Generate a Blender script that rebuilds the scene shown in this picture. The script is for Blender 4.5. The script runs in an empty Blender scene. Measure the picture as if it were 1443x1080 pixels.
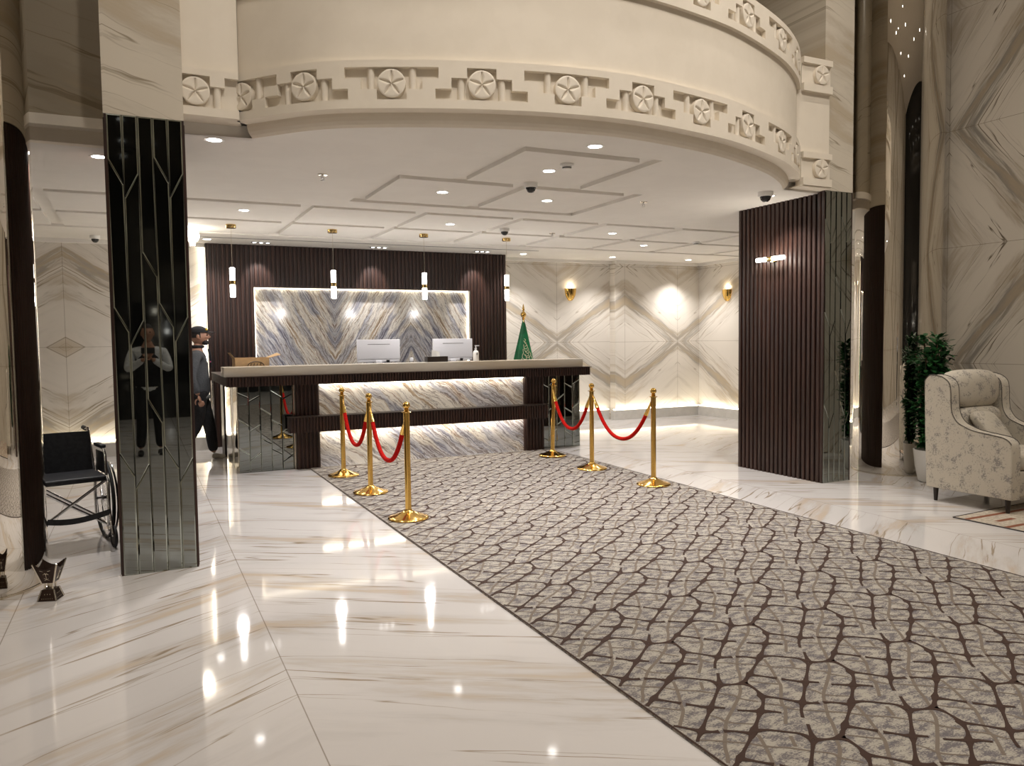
import bpy, bmesh, math, random
from mathutils import Vector, Matrix
random.seed(7)
C = bpy.context.scene.collection
PI = math.pi
# ------------------------------------------------------------------ camera, exposure, lights
FPX = 1100.9
YAW, PITCH, ROLL = math.radians(25.54), math.radians(3.146), math.radians(.7228)
fw = Vector((math.sin(YAW) * math.cos(PITCH), math.cos(YAW) * math.cos(PITCH), -math.sin(PITCH)))
rt = Vector((math.cos(YAW), -math.sin(YAW), 0))
dn = fw.cross(rt)
r2 = math.cos(ROLL) * rt + math.sin(ROLL) * dn
d2 = -math.sin(ROLL) * rt + math.cos(ROLL) * dn
cam = bpy.data.objects.new('camera', bpy.data.cameras.new('camera'))
C.objects.link(cam)
M = Matrix((r2, -d2, -fw)).transposed().to_4x4()
M.translation = Vector((0, 0, 1.45))
cam.matrix_world = M
cam.data.sensor_width = 36
cam.data.lens = FPX / 1443 * 36
cam.data.clip_start = .05
bpy.context.scene.camera = cam
vs = bpy.context.scene.view_settings
vs.view_transform = 'Standard'; vs.look = 'None'; vs.exposure = 0.32; vs.gamma = 1
vs.use_curve_mapping = False
w = bpy.data.worlds.new('world'); bpy.context.scene.world = w; w.use_nodes = True
w.node_tree.nodes['Background'].inputs[0].default_value = (1, .9, .78, 1)
w.node_tree.nodes['Background'].inputs[1].default_value = .03
E_HALL, E_DOWN, E_WASH, E_STRIP = 108, 88, 45, 6
WARM, NEUT = (1, .915, .82), (1, .955, .925)

def spot(loc, target, energy, size=100, blend=.6, color=NEUT, radius=.05):
    l = bpy.data.lights.new('lamp_light', 'SPOT')
    l.energy = energy; l.spot_size = math.radians(size); l.spot_blend = blend
    l.color = color; l.shadow_soft_size = radius
    o = bpy.data.objects.new('lamp_light', l); C.objects.link(o)
    o.location = loc
    o.rotation_euler = (Vector(target) - Vector(loc)).to_track_quat('-Z', 'Y').to_euler()
    return o

def area(loc, target, energy, sx, sy, color=NEUT):
    l = bpy.data.lights.new('strip_light', 'AREA'); l.shape = 'RECTANGLE'
    l.size = sx; l.size_y = sy; l.energy = energy; l.color = color
    o = bpy.data.objects.new('strip_light', l); C.objects.link(o)
    o.location = loc
    o.rotation_euler = (Vector(target) - Vector(loc)).to_track_quat('-Z', 'Y').to_euler()
    return o

HALL_Z = 7.2
HALL_LAMPS = [(x, y) for y in (-2.6, -.3, 2.0, 4.0) for x in (-.2, 2.0, 4.3, 6.5)]
for x, y in HALL_LAMPS:
    spot((x, y, HALL_Z - .04), (x, y, 0), E_HALL * {-.2: .4, 2.0: 1.0, 4.3: 1.3, 6.5: .6}[x], 118, .8, WARM, .07)
BALC_FILL = [(.6, 1.6, 185, .9), (2.2, 1.2, 215, 2.3), (3.9, 1.2, 225, 4.0), (5.3, 1.6, 200, 5.5)]
for x, y, e, tx in BALC_FILL:     # added fill spots, no known fixture, to brighten the balcony front
    spot((x, y, HALL_Z - .12), (tx, 4.9, 3.7), e, 62, .9, WARM, .08)
ZC = 2.84
DOWN = [(.52, 5.75), (-.21, 6.58), (1.05, 8.64), (2.62, 6.94), (3.11, 5.75), (3.03, 4.9), (3.75, 6.98), (3.41, 8.79),
        (5.70, 8.80), (.88, 11.17), (5.68, 11.4), (6.88, 9.77), (8.92, 11.3), (7.35, 11.35), (5.67, 5.93)]
for x, y in DOWN:
    spot((x, y, ZC - .02), (x, y, 0), E_DOWN, 115, .7, NEUT, .045)

# ------------------------------------------------------------------ node helpers and materials
class NG:
    def __init__(s, name):
        s.m = bpy.data.materials.new(name); s.m.use_nodes = True
        s.t = s.m.node_tree; s.b = s.t.nodes['Principled BSDF']
        s.tc = None
    def set(s, **k):
        for a, v in k.items():
            i = s.b.inputs[a.replace('_', ' ')]
            if hasattr(v, 'is_output'): s.t.links.new(v, i)
            elif isinstance(v, tuple): i.default_value = v if len(v) == 4 else (*v, 1)
            else: i.default_value = v
        return s
    def inp(s, n, i, v):
        if hasattr(v, 'is_output'): s.t.links.new(v, n.inputs[i])
        else: n.inputs[i].default_value = v
    def xyz(s):
        n = s.t.nodes.new('ShaderNodeTexCoord'); p = s.t.nodes.new('ShaderNodeSeparateXYZ')
        s.t.links.new(n.outputs['Object'], p.inputs[0]); s.obj = n.outputs['Object']
        return p.outputs
    def ma(s, op, a, b=0.0, c=0.0):
        n = s.t.nodes.new('ShaderNodeMath'); n.operation = op
        s.inp(n, 0, a); s.inp(n, 1, b)
        if op in ('MULTIPLY_ADD', 'SMOOTH_MIN', 'WRAP', 'COMPARE'): s.inp(n, 2, c)
        return n.outputs[0]
    def mr(s, v, a, b, c=0.0, d=1.0, smooth=True):
        n = s.t.nodes.new('ShaderNodeMapRange')
        if smooth: n.interpolation_type = 'SMOOTHSTEP'
        for i, q in enumerate((v, a, b, c, d)): s.inp(n, i, q)
        return n.outputs[0]
    def comb(s, x, y, z=0.0):
        n = s.t.nodes.new('ShaderNodeCombineXYZ')
        for i, q in enumerate((x, y, z)): s.inp(n, i, q)
        return n.outputs[0]
    def noise(s, vec, scale=1, detail=4, rough=.55, dist=0.0):
        n = s.t.nodes.new('ShaderNodeTexNoise'); s.inp(n, 'Vector', vec)
        n.inputs['Scale'].default_value = scale; n.inputs['Detail'].default_value = detail
        n.inputs['Roughness'].default_value = rough; n.inputs['Distortion'].default_value = dist
        return n.outputs[0]
    def ramp(s, f, stops):
        n = s.t.nodes.new('ShaderNodeValToRGB'); s.inp(n, 0, f)
        e = n.color_ramp.elements
        while len(e) < len(stops): e.new(.5)
        for q, (p, c) in zip(e, stops): q.position = p; q.color = (*c, 1)
        return n.outputs[0]
    def mix(s, f, a, b):
        n = s.t.nodes.new('ShaderNodeMix'); n.data_type = 'RGBA'
        s.inp(n, 0, f)
        for i, q in ((6, a), (7, b)):
            s.inp(n, i, q if hasattr(q, 'is_output') else (*q, 1))
        return n.outputs[2]
    def bump(s, h, strength=.3, dist=.005):
        n = s.t.nodes.new('ShaderNodeBump'); n.inputs['Strength'].default_value = strength
        n.inputs['Distance'].default_value = dist; s.inp(n, 'Height', h)
        s.t.links.new(n.outputs[0], s.b.inputs['Normal'])

def plain(name, col, rough=.5, metal=0.0, **k):
    g = NG(name); g.set(Base_Color=col, Roughness=rough, Metallic=metal, **k); return g.m
def speckle(name, c1, c2, scale=60, rough=.6, metal=0.0, bump=0.0, lo=.4, hi=.6):
    g = NG(name); g.xyz(); n = g.noise(g.obj, scale, 3)
    g.set(Base_Color=g.mix(g.mr(n, lo, hi), c1, c2), Roughness=rough, Metallic=metal)
    if bump: g.bump(n, bump, .003)
    return g.m
def emit(name, col, st):
    g = NG(name); g.set(Base_Color=(.8, .8, .8), Emission_Color=col, Emission_Strength=st); return g.m

def marble(name, ax, uj, W, vj, VH, k, base=(.70, .655, .59), sgn=-1, rough=.12, band=.5, bw=.17, veins=1.0, joints=True,
           vein=(.27, .22, .15), bandc=(.36, .335, .30), gold=(.50, .40, .27), bc=0.0, uo=0, wp=.12, rh=0, gs=.55):
    """bookmatched marble: mirrored about vertical joints uj + n W and horizontal joints vj + n VH; veins run along slope k"""
    g = NG(name); X = g.xyz()
    cu, cv = X['XYZ'.index(ax[0])], X['XYZ'.index(ax[1])]
    u0 = g.ma('SUBTRACT', cu, uj); v0 = g.ma('SUBTRACT', cv, vj)
    u = g.ma('PINGPONG', u0, W); v = g.ma('PINGPONG', v0, VH) if VH else v0
    t = g.ma('SUBTRACT', g.ma('ADD', v, g.ma('MULTIPLY', u, sgn * k)), bc)
    l = g.ma('ADD', g.ma('MULTIPLY', v, -sgn * k), u)
    warp = g.noise(g.comb(g.ma('MULTIPLY', u, 2.0), g.ma('MULTIPLY', v, 2.0), uo + .7), 1, 3, .5)
    tw = g.ma('ADD', t, g.ma('MULTIPLY', g.ma('SUBTRACT', warp, .5), wp))
    n1 = g.noise(g.comb(g.ma('MULTIPLY', tw, 3.2), g.ma('MULTIPLY', l, .45), 3.1 + uo), 1, 6, .62, .3)
    n2 = g.noise(g.comb(g.ma('MULTIPLY', tw, 11.0), g.ma('MULTIPLY', l, .8), 9.3 + uo), 1, 6, .65, .4)
    n3 = g.noise(g.comb(g.ma('MULTIPLY', tw, 5.0), g.ma('MULTIPLY', l, .22), 17.3 + uo), 1, 3, .5, .2)
    col = g.mix(g.mr(n1, .46, .70), base, tuple(c * .80 for c in base))
    col = g.mix(g.ma('MULTIPLY', g.mr(n1, .54, .68), gs), col, gold)
    ridge = g.ma('ABSOLUTE', g.ma('SUBTRACT', n3, .5))
    vn = g.ma('MULTIPLY', g.mr(ridge, .0, .012, 1, 0), g.mr(n2, .42, .62, .1, .9 * veins))
    col = g.mix(vn, col, vein)
    if band:
        bt = g.ma('ABSOLUTE', g.ma('ADD', t, g.ma('MULTIPLY', g.ma('SUBTRACT', warp, .5), .1)))
        bm_ = g.ma('MULTIPLY', g.mr(bt, bw * .6, bw, 1, 0), g.mr(n2, .36, .62, .35 * band, 2.1 * band))
        col = g.mix(g.ma('MINIMUM', bm_, 1.0), col, g.mix(g.mr(n1, .42, .60, 0, .75), bandc, gold))
        ed = g.mr(g.ma('ABSOLUTE', g.ma('SUBTRACT', bt, bw)), 0, .012, 1, 0)
        col = g.mix(g.ma('MULTIPLY', ed, g.mr(n2, .4, .6, .1, .9)), col, vein)
    if rh: col = g.mix(g.mr(g.ma('ABSOLUTE', g.ma('SUBTRACT', g.ma('ADD', t, bc), rh)), 0, .014, .8, 0), g.mix(g.mr(g.ma('ADD', t, bc), rh, rh - .02, 0, .45), col, gold), vein)
    if joints:
        ju = g.ma('MINIMUM', u, g.ma('SUBTRACT', W, u))
        jm = g.mr(ju, .0015, .0035, .65, 0)
        if VH:
            jv = g.ma('MINIMUM', v, g.ma('SUBTRACT', VH, v))
            jm = g.ma('MAXIMUM', jm, g.mr(jv, .0015, .0035, .65, 0))
        col = g.mix(jm, col, (.18, .14, .09))
    g.set(Base_Color=col, Roughness=rough)
    g.b.inputs['Specular IOR Level'].default_value = .5
    return g.m

def exotic(name, ax, uj, W, k, uo=0, base=1.0):
    """blue grey, brown and cream streaked stone, bookmatched"""
    g = NG(name); X = g.xyz()
    cu, cv = X['XYZ'.index(ax[0])], X['XYZ'.index(ax[1])]
    u = g.ma('PINGPONG', g.ma('SUBTRACT', cu, uj), W) if W else g.ma('SUBTRACT', cu, uj)
    t = g.ma('SUBTRACT', cv, g.ma('MULTIPLY', u, k)); l = g.ma('ADD', g.ma('MULTIPLY', cv, k), u)
    warp = g.noise(g.comb(g.ma('MULTIPLY', u, 3.0), g.ma('MULTIPLY', cv, 2.2), uo), 1, 4, .6)
    tw = g.ma('ADD', t, g.ma('MULTIPLY', g.ma('SUBTRACT', warp, .5), .22))
    n = g.noise(g.comb(g.ma('MULTIPLY', tw, 8.0), g.ma('MULTIPLY', l, .45), uo + 2), 1, 7, .7, .35)
    m = g.noise(g.comb(g.ma('MULTIPLY', tw, 3.2), g.ma('MULTIPLY', l, .5), uo + 5), 1, 3, .5, .5)
    q = g.noise(g.comb(g.ma('MULTIPLY', tw, 16.0), g.ma('MULTIPLY', l, 1.2), uo + 8), 1, 5, .7, .4)
    pale = g.ramp(n, [(.30, (.18, .11, .075)), (.39, (.50, .40, .29)), (.46, (.80, .77, .71)), (.54, (.70, .66, .60)), (.585, (.30, .20, .14)), (.63, (.82, .79, .73))])
    blue = g.ramp(n, [(.32, (.08, .08, .115)), (.42, (.27, .275, .335)), (.50, (.62, .62, .65)), (.555, (.20, .17, .17)), (.62, (.68, .67, .68))])
    col = g.mix(g.mr(m, .46, .56), pale, blue)
    rid = g.mr(g.ma('ABSOLUTE', g.ma('SUBTRACT', q, .5)), 0, .03, .75, 0)
    col = g.mix(rid, col, (.10, .075, .07))
    g.set(Base_Color=col, Roughness=.14)
    return g.m

def wood_mat(name, c1=(.019, .0075, .005), c2=(.040, .0155, .0095)):
    g = NG(name); X = g.xyz()
    n = g.noise(g.comb(g.ma('MULTIPLY', X[0], 30.0), g.ma('MULTIPLY', X[1], 30.0), g.ma('MULTIPLY', X[2], 1.5)), 1, 5, .6, .4)
    g.set(Base_Color=g.mix(g.mr(n, .35, .65), c1, c2), Roughness=.42)
    return g.m

K_R = .66
M_PLASTER = speckle('cream_plaster', (.80, .73, .62), (.78, .71, .60), 6, .7)
M_CEIL = speckle('white_ceiling_paint', (.78, .75, .70), (.76, .73, .68), 3, .8)
M_WALLR = marble('bookmatched_marble_back_right', 'XZ', 6.63, 1.17, 1.40, 1.35, K_R, band=.75, bc=.02)
M_WALLR2 = marble('bookmatched_marble_bay', 'XZ', 9.10, 1.17, 1.39, 1.35, K_R, band=.75, bc=.02, uo=0)
M_WALLC = marble('bookmatched_marble_wing', 'YZ', 12.33, 3.3, 1.39, 1.35, K_R, band=.75, bc=.02)
M_WALLL = marble('bookmatched_marble_back_left', 'XZ', -.85, 1.2, 1.43, 1.5, .60, sgn=1, band=.9, bc=1.2, bw=.14, rh=.13)
M_HALLW = marble('bookmatched_marble_hall', 'YZ', 5.51, 2.4, 3.57, 1.21, 1.25, band=.8, bc=-.16, bw=.22, base=(.62, .57, .49), veins=1.4, vein=(.14, .11, .08), bandc=(.27, .25, .22), gold=(.42, .34, .24))
M_UPPER = marble('plain_marble_pier', 'XZ', 0, 6, 0, 0, .35, band=0, base=(.66, .60, .50), joints=False, sgn=1, rough=.2)
M_UPDARK = marble('dark_marble_wall', 'XZ', 0, 6, 0, 0, .25, band=0, base=(.42, .36, .27), joints=False, sgn=-1, veins=1.6, rough=.2)  # darker, browner base colour than the pier marble
M_FLOOR = marble('polished_marble_floor', 'XY', .544, 1.2, -.1, 0, .62, base=(.64, .615, .60), band=.45, bw=.05, bc=2.6, sgn=1, rough=.06, wp=.06, veins=1.5, gs=.7,
                 vein=(.33, .27, .20), bandc=(.62, .52, .40), gold=(.56, .45, .33), uo=4)
M_WOOD = wood_mat('dark_walnut_slats')
M_WOODB = wood_mat('dark_walnut_backing', (.012, .005, .004), (.02, .008, .006))
M_EXO = exotic('streaked_blue_marble', 'XZ', 2.67, 1.19, 1.75)
M_EXOD = exotic('streaked_desk_marble', 'XZ', 1.0, 0, -.80, uo=11)
M_SLAB = marble('cream_travertine_slab', 'XZ', 0, 9, 0, 0, .02, band=0, base=(.58, .53, .45), joints=False, rough=.25, veins=.5)
M_MIRROR = plain('smoked_grey_mirror', (.295, .31, .295), .015, 1.0)
M_BEVEL = plain('bevelled_mirror_edge', (.36, .39, .35), .08, 1.0)
M_BLACK = plain('black_backing', (.01, .01, .011), .4)
M_CHROME = plain('polished_steel_mirror', (.74, .70, .63), .012, 1.0)
M_STEEL = plain('chrome_tube', (.75, .75, .76), .12, 1.0)
M_GOLD = plain('polished_gold_brass', (.74, .47, .13), .14, 1.0)
M_BRASS = plain('brass', (.80, .58, .25), .2, 1.0)
M_GLOWC = emit('cool_white_led', (1, .96, .9), 9)
M_GLOWW = emit('warm_led_strip', (1, .88, .66), E_STRIP)
M_LAMPD = emit('downlight_lens', (1, .97, .93), 14)
M_TUBE = emit('glowing_glass_tube', (1, .96, .90), 12)
M_BULB = emit('bright_globe', (1, .9, .75), 25)
M_WHITE = plain('white_enamel', (.80, .79, .76), .4)
M_PLASTW = plain('white_plastic', (.72, .72, .76), .35)
M_PLINTH = speckle('grey_stone_plinth', (.62, .60, .56), (.58, .56, .52), 8, .25)
M_DARKGL = plain('dark_glass', (.02, .02, .02), .05)
M_RED = speckle('red_velvet', (.50, .010, .006), (.34, .005, .004), 90, .95)
M_RED.node_tree.nodes['Principled BSDF'].inputs['Specular IOR Level'].default_value = .1
M_GREEN = speckle('green_flag_satin', (.0, .19, .065), (.0, .12, .04), 5, .5)
M_CREAMT = plain('cream_embroidery', (.75, .72, .50), .6)
M_BLACKF = speckle('black_vinyl', (.012, .013, .016), (.02, .021, .025), 40, .5)
M_RUBBER = plain('black_rubber', (.015, .015, .015), .6)
M_CARD = speckle('cardboard', (.42, .27, .13), (.38, .24, .12), 20, .8)
M_LEGW = plain('dark_wood_leg', (.02, .012, .009), .35)
g = NG('mottled_beige_upholstery'); g.xyz()
f1 = g.noise(g.obj, 75, 4, .65); f2 = g.noise(g.obj, 11, 3, .6)
g.set(Base_Color=g.mix(g.mr(g.ma('ADD', f1, g.ma('MULTIPLY', g.ma('SUBTRACT', f2, .5), 1.0)), .51, .70), (.50, .455, .375), (.25, .23, .21)), Roughness=.85)
g.bump(f1, .15, .003); M_CHAIR = g.m
M_PIPE = plain('dark_piping', (.07, .06, .05), .6)
M_LEAF = speckle('glossy_green_leaf', (.012, .07, .02), (.03, .13, .035), 20, .35)
M_STEM = plain('brown_stem', (.08, .045, .02), .7)
M_POT = plain('white_ceramic_pot', (.78, .77, .74), .25)
M_SOIL = speckle('dark_soil', (.04, .025, .015), (.07, .045, .03), 80, .9)
M_SKIN = plain('skin', (.36, .19, .125), .55)
M_HAIR = plain('black_hair', (.012, .009, .008), .7)
M_GREYF = speckle('charcoal_fleece', (.055, .06, .068), (.075, .08, .09), 80, .9)
M_GREYL = speckle('grey_hem_fabric', (.20, .21, .21), (.16, .17, .17), 60, .9)
M_BLKF = speckle('black_cotton', (.008, .008, .010), (.014, .014, .016), 60, .9)
M_SHOE = speckle('pale_trainer', (.45, .42, .36), (.36, .33, .28), 30, .7)
M_YEL = plain('yellow_badge', (.85, .55, .03), .6)
M_PINK = plain('pink_logo', (.6, .12, .25), .6)
M_SHIRT = speckle('light_grey_shirt', (.55, .56, .58), (.48, .49, .5), 40, .9)
M_DARKM = plain('dark_bronze_metal', (.035, .018, .012), .3, .5)
M_SILV = plain('silver_trim', (.72, .66, .55), .25, 1.0)

# ------------------------------------------------------------------ mesh helpers
class MB:
    def __init__(s): s.v = []; s.f = []; s.m = []; s.sm = []
    def add(s, vs_, fs, mi=0, smooth=False):
        b = len(s.v); s.v += [tuple(v) for v in vs_]
        for f in fs: s.f.append(tuple(b + i for i in f)); s.m.append(mi); s.sm.append(smooth)
        return s
    def box(s, x0, x1, y0, y1, z0, z1, mi=0, bev=0):
        if bev:
            bm = bmesh.new(); bmesh.ops.create_cube(bm, size=1)
            for v in bm.verts:
                v.co = ((x0 + x1) / 2 + v.co.x * (x1 - x0), (y0 + y1) / 2 + v.co.y * (y1 - y0), (z0 + z1) / 2 + v.co.z * (z1 - z0))
            bmesh.ops.bevel(bm, geom=bm.edges[:], offset=bev, segments=3, affect='EDGES', profile=.6)
            s.bm(bm, mi, True); return s
        v = [(x, y, z) for x in (x0, x1) for y in (y0, y1) for z in (z0, z1)]
        return s.add(v, [(0, 1, 3, 2), (4, 6, 7, 5), (0, 4, 5, 1), (2, 3, 7, 6), (0, 2, 6, 4), (1, 5, 7, 3)], mi)
    def bm(s, bm, mi=0, smooth=False):
        bm.verts.ensure_lookup_table(); bm.verts.index_update()
        s.add([v.co[:] for v in bm.verts], [[v.index for v in f.verts] for f in bm.faces], mi, smooth); bm.free(); return s
    def prism(s, poly, axis, a, b, mi=0):
        """poly: 2D points, extruded along axis from a to b"""
        n = len(poly)
        def P(p, h): return {'x': (h, p[0], p[1]), 'y': (p[0], h, p[1]), 'z': (p[0], p[1], h)}[axis]
        v = [P(p, a) for p in poly] + [P(p, b) for p in poly]
        return s.add(v, [tuple(range(n))[::-1], tuple(range(n, 2 * n))] + [(i, (i + 1) % n, n + (i + 1) % n, n + i) for i in range(n)], mi)
    def lathe(s, prof, c=(0, 0, 0), n=24, mi=0, smooth=True, axis=None):
        """prof: (radius, height) list"""
        v = []; f = []
        Rm = Vector((0, 0, 1)).rotation_difference(Vector(axis)).to_matrix() if axis else Matrix.Identity(3)
        for r, h in prof:
            for i in range(n):
                a = 2 * PI * i / n
                q = Rm @ Vector((r * math.cos(a), r * math.sin(a), h)); v.append((q.x + c[0], q.y + c[1], q.z + c[2]))
        for k in range(len(prof) - 1):
            for i in range(n):
                f.append((k * n + i, k * n + (i + 1) % n, (k + 1) * n + (i + 1) % n, (k + 1) * n + i))
        s.add(v, f, mi, smooth)
        b = len(s.v) - len(v)
        for k, rev in ((0, True), (len(prof) - 1, False)):
            if prof[k][0] > 1e-5:
                ids = [b + k * n + i for i in range(n)]
                s.f.append(tuple(ids[::-1] if rev else ids)); s.m.append(mi); s.sm.append(False)
        return s
    def tube(s, pts, r, n=10, mi=0, closed=False):
        P = [Vector(p) for p in pts]; N = len(P); v = []; f = []
        R = r if isinstance(r, (list, tuple)) else [r] * N
        up = None
        for i, p in enumerate(P):
            if closed: t = (P[(i + 1) % N] - P[i - 1]).normalized()
            else: t = (P[min(i + 1, N - 1)] - P[max(i - 1, 0)]).normalized()
            if up is None:
                up = Vector((0, 0, 1)) if abs(t.z) < .9 else Vector((1, 0, 0))
            a = t.cross(up).normalized(); up = a.cross(t).normalized()
            for j in range(n):
                th = 2 * PI * j / n
                v.append(p + (a * math.cos(th) + up * math.sin(th)) * R[i])
        for i in range(N if closed else N - 1):
            k = (i + 1) % N
            for j in range(n):
                f.append((i * n + j, i * n + (j + 1) % n, k * n + (j + 1) % n, k * n + j))
        if not closed: f += [tuple(range(n))[::-1], tuple((N - 1) * n + j for j in range(n))]
        return s.add(v, f, mi, True)
    def ball(s, c, r, n=16, mi=0, sc=(1, 1, 1)):
        pr = [(0.0001, -r)] + [(r * math.sin(PI * k / (n // 2)), -r * math.cos(PI * k / (n // 2))) for k in range(1, n // 2)] + [(0.0001, r)]
        b = len(s.v); s.lathe(pr, (0, 0, 0), n, mi)
        for i in range(b, len(s.v)):
            x, y, z = s.v[i]; s.v[i] = (c[0] + x * sc[0], c[1] + y * sc[1], c[2] + z * sc[2])
        return s
    def xf(s, m):
        s.v = [tuple(m @ Vector(v)) for v in s.v]; return s
    def build(s, name, mats, parent=None, loc=None):
        me = bpy.data.meshes.new(name); me.from_pydata(s.v, [], s.f)
        for m in (mats if isinstance(mats, (list, tuple)) else [mats]): me.materials.append(m)
        me.polygons.foreach_set('material_index', s.m); me.polygons.foreach_set('use_smooth', s.sm)
        bm = bmesh.new(); bm.from_mesh(me); bmesh.ops.recalc_face_normals(bm, faces=bm.faces[:])
        for e in bm.edges:
            if len(e.link_faces) == 2 and e.calc_face_angle(0) > .9: e.smooth = False
        bm.to_mesh(me); bm.free()
        o = bpy.data.objects.new(name, me); C.objects.link(o)
        if parent: o.parent = parent
        if loc: o.location = loc
        return o

def tag(o, label=None, cat=None, group=None, kind=None):
    if label: o['label'] = label
    if cat: o['category'] = cat
    if group: o['group'] = group
    if kind: o['kind'] = kind
    return o
def thing(name, loc, rz=0, label=None, cat=None, group=None, kind=None):
    o = bpy.data.objects.new(name, None); C.objects.link(o); o.location = loc; o.rotation_euler = (0, 0, rz)
    o.empty_display_size = .1
    return tag(o, label, cat, group, kind)
def copy_tree(o, parent=None):
    c = o.copy(); C.objects.link(c)
    if parent: c.parent = parent
    for ch in list(o.children): copy_tree(ch, c)
    return c
def S(o, label=None): return tag(o, label, kind='structure')

def grid_relief(rects, x0, x1, y0, y1, hi, lo, extra_x=(), extra_y=()):
    """2D grid decomposition: returns quads [(pts, level)] plus riser quads for cells inside rects at level lo"""
    e = 1e-6
    xs = sorted(set([x0, x1] + list(extra_x) + [min(max(v, x0), x1) for r in rects for v in r[:2]]))
    ys = sorted(set([y0, y1] + list(extra_y) + [min(max(v, y0), y1) for r in rects for v in r[2:4]]))
    inn = lambda a, b: any(r[0] - e < a < r[1] + e and r[2] - e < b < r[3] + e for r in rects)
    G = [[lo if inn((xs[i] + xs[i + 1]) / 2, (ys[j] + ys[j + 1]) / 2) else hi for j in range(len(ys) - 1)] for i in range(len(xs) - 1)]
    Q = []
    for i in range(len(xs) - 1):
        for j in range(len(ys) - 1):
            h = G[i][j]; a, b, c, d = xs[i], xs[i + 1], ys[j], ys[j + 1]
            Q.append([(a, c, h), (b, c, h), (b, d, h), (a, d, h)])
            if i + 1 < len(xs) - 1 and G[i + 1][j] != h: g = G[i + 1][j]; Q.append([(b, c, h), (b, c, g), (b, d, g), (b, d, h)])
            if j + 1 < len(ys) - 1 and G[i][j + 1] != h: g = G[i][j + 1]; Q.append([(a, d, h), (b, d, h), (b, d, g), (a, d, g)])
    return Q

# ------------------------------------------------------------------ the room
XL, XR = -1.47, 7.75
S(MB().box(-4.2, 9.9, -6, 12.4, -.1, 0).build('floor', M_FLOOR))
YB = 11.78
# back walls behind the desk, with plinths and light troughs
S(MB().box(-4.2, .88, YB, YB + .15, 0, 3.0).build('wall_back_left', M_WALLL))
S(MB().box(5.2, 7.72, 12.02, 12.2, 0, 3.0).build('wall_back_right', M_WALLR))
S(MB().box(7.72, 9.75, 11.85, 12.2, 0, 3.0).build('wall_back_bay', M_WALLR2))
S(MB().box(9.6, 9.75, 6.3, 11.85, 0, 3.0).build('wall_wing_right', M_WALLC))
S(MB().box(-4.2, -4.05, 6.3, YB, 0, 3.0).build('wall_wing_left', M_WALLC))
PL_H = .175
S(MB().box(5.46, 7.62, 11.90, 12.02, 0, PL_H).box(7.62, 9.46, 11.70, 11.85, 0, PL_H).build('baseboard_back_right', M_PLINTH))
S(MB().box(9.46, 9.6, 6.4, 11.85, 0, PL_H).build('baseboard_wing_right', M_PLINTH))
S(MB().box(-4.05, .86, 11.40, YB, 0, PL_H).build('baseboard_back_left', M_PLINTH))
for (x0, x1, y0, y1) in ((5.47, 7.64, 11.94, 12.0), (7.66, 9.5, 11.75, 11.83), (9.52, 9.58, 6.4, 11.75), (-4.0, .84, 11.68, 11.76)):
    tag(MB().box(x0, x1, y0, y1, PL_H + .001, PL_H + .012).build('plinth_light_strip', M_GLOWW),
        {5.47: 'warm light strip along the plinth right of the flag', 7.66: 'warm light strip along the plinth of the bay at the far right',
         9.52: 'warm light strip along the side wall plinth behind the slatted column', -4.0: 'warm light strip along the plinth behind the wheelchair'}[x0], 'light strip')
# cornice where the ceiling meets the back walls
S(MB().box(5.46, 7.72, 11.93, 12.02, 2.79, ZC).box(7.72, 9.6, 11.76, 11.85, 2.79, ZC).box(9.51, 9.6, 6.3, 11.85, 2.79, ZC)
  .box(-4.05, .88, YB - .09, YB, 2.79, ZC).build('trim_1', M_CEIL))

# lower ceiling with grooves
GW, GD = .13, .032
RX = [8.15, 9.35, 10.5]; CX = [-3.18, -1.98, -.78, .42, 1.62, 2.85, 4.03, 5.18, 6.33, 7.5, 8.7]
G = [(-4.05, 9.6, y - GW / 2, y + GW / 2) for y in RX] + [(x - GW / 2, x + GW / 2, 8.15, 10.5) for x in CX]
G += [(2.0 - GW / 2, 4.4 + GW / 2, 7.66 - GW / 2, 7.66 + GW / 2), (1.96, 4.4 + GW / 2, 6.42 - GW / 2, 6.42 + GW / 2)]
G += [(x - GW / 2, x + GW / 2, 6.42, 7.66) for x in (2.0, 3.2, 4.4)] + [(x - GW / 2, x + GW / 2, 5.95, 6.42) for x in (2.56, 3.7)]
mb = MB()
for q in grid_relief(G, -4.2, 9.75, 6.3, 12.2, ZC, ZC + GD): mb.add(q, [(0, 1, 2, 3)])
G2 = [r for r in G if r[2] < 6.3]
G3 = [(2.56 - GW / 2, 3.7 + GW / 2, 5.15 - GW / 2, 5.15 + GW / 2)] + [(x - GW / 2, x + GW / 2, 5.15, 5.95) for x in (2.56, 3.7)]
for q in grid_relief([(max(r[0], .3), min(r[1], 6.05), r[2], min(r[3], 6.3)) for r in G if r[2] < 6.3], .3, 6.05, 5.95, 6.3, ZC, ZC + GD): mb.add(q, [(0, 1, 2, 3)])
for q in grid_relief(G3, 2.45, 3.85, 5.05, 5.95, ZC, ZC + GD): mb.add(q, [(0, 1, 2, 3)])

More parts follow.
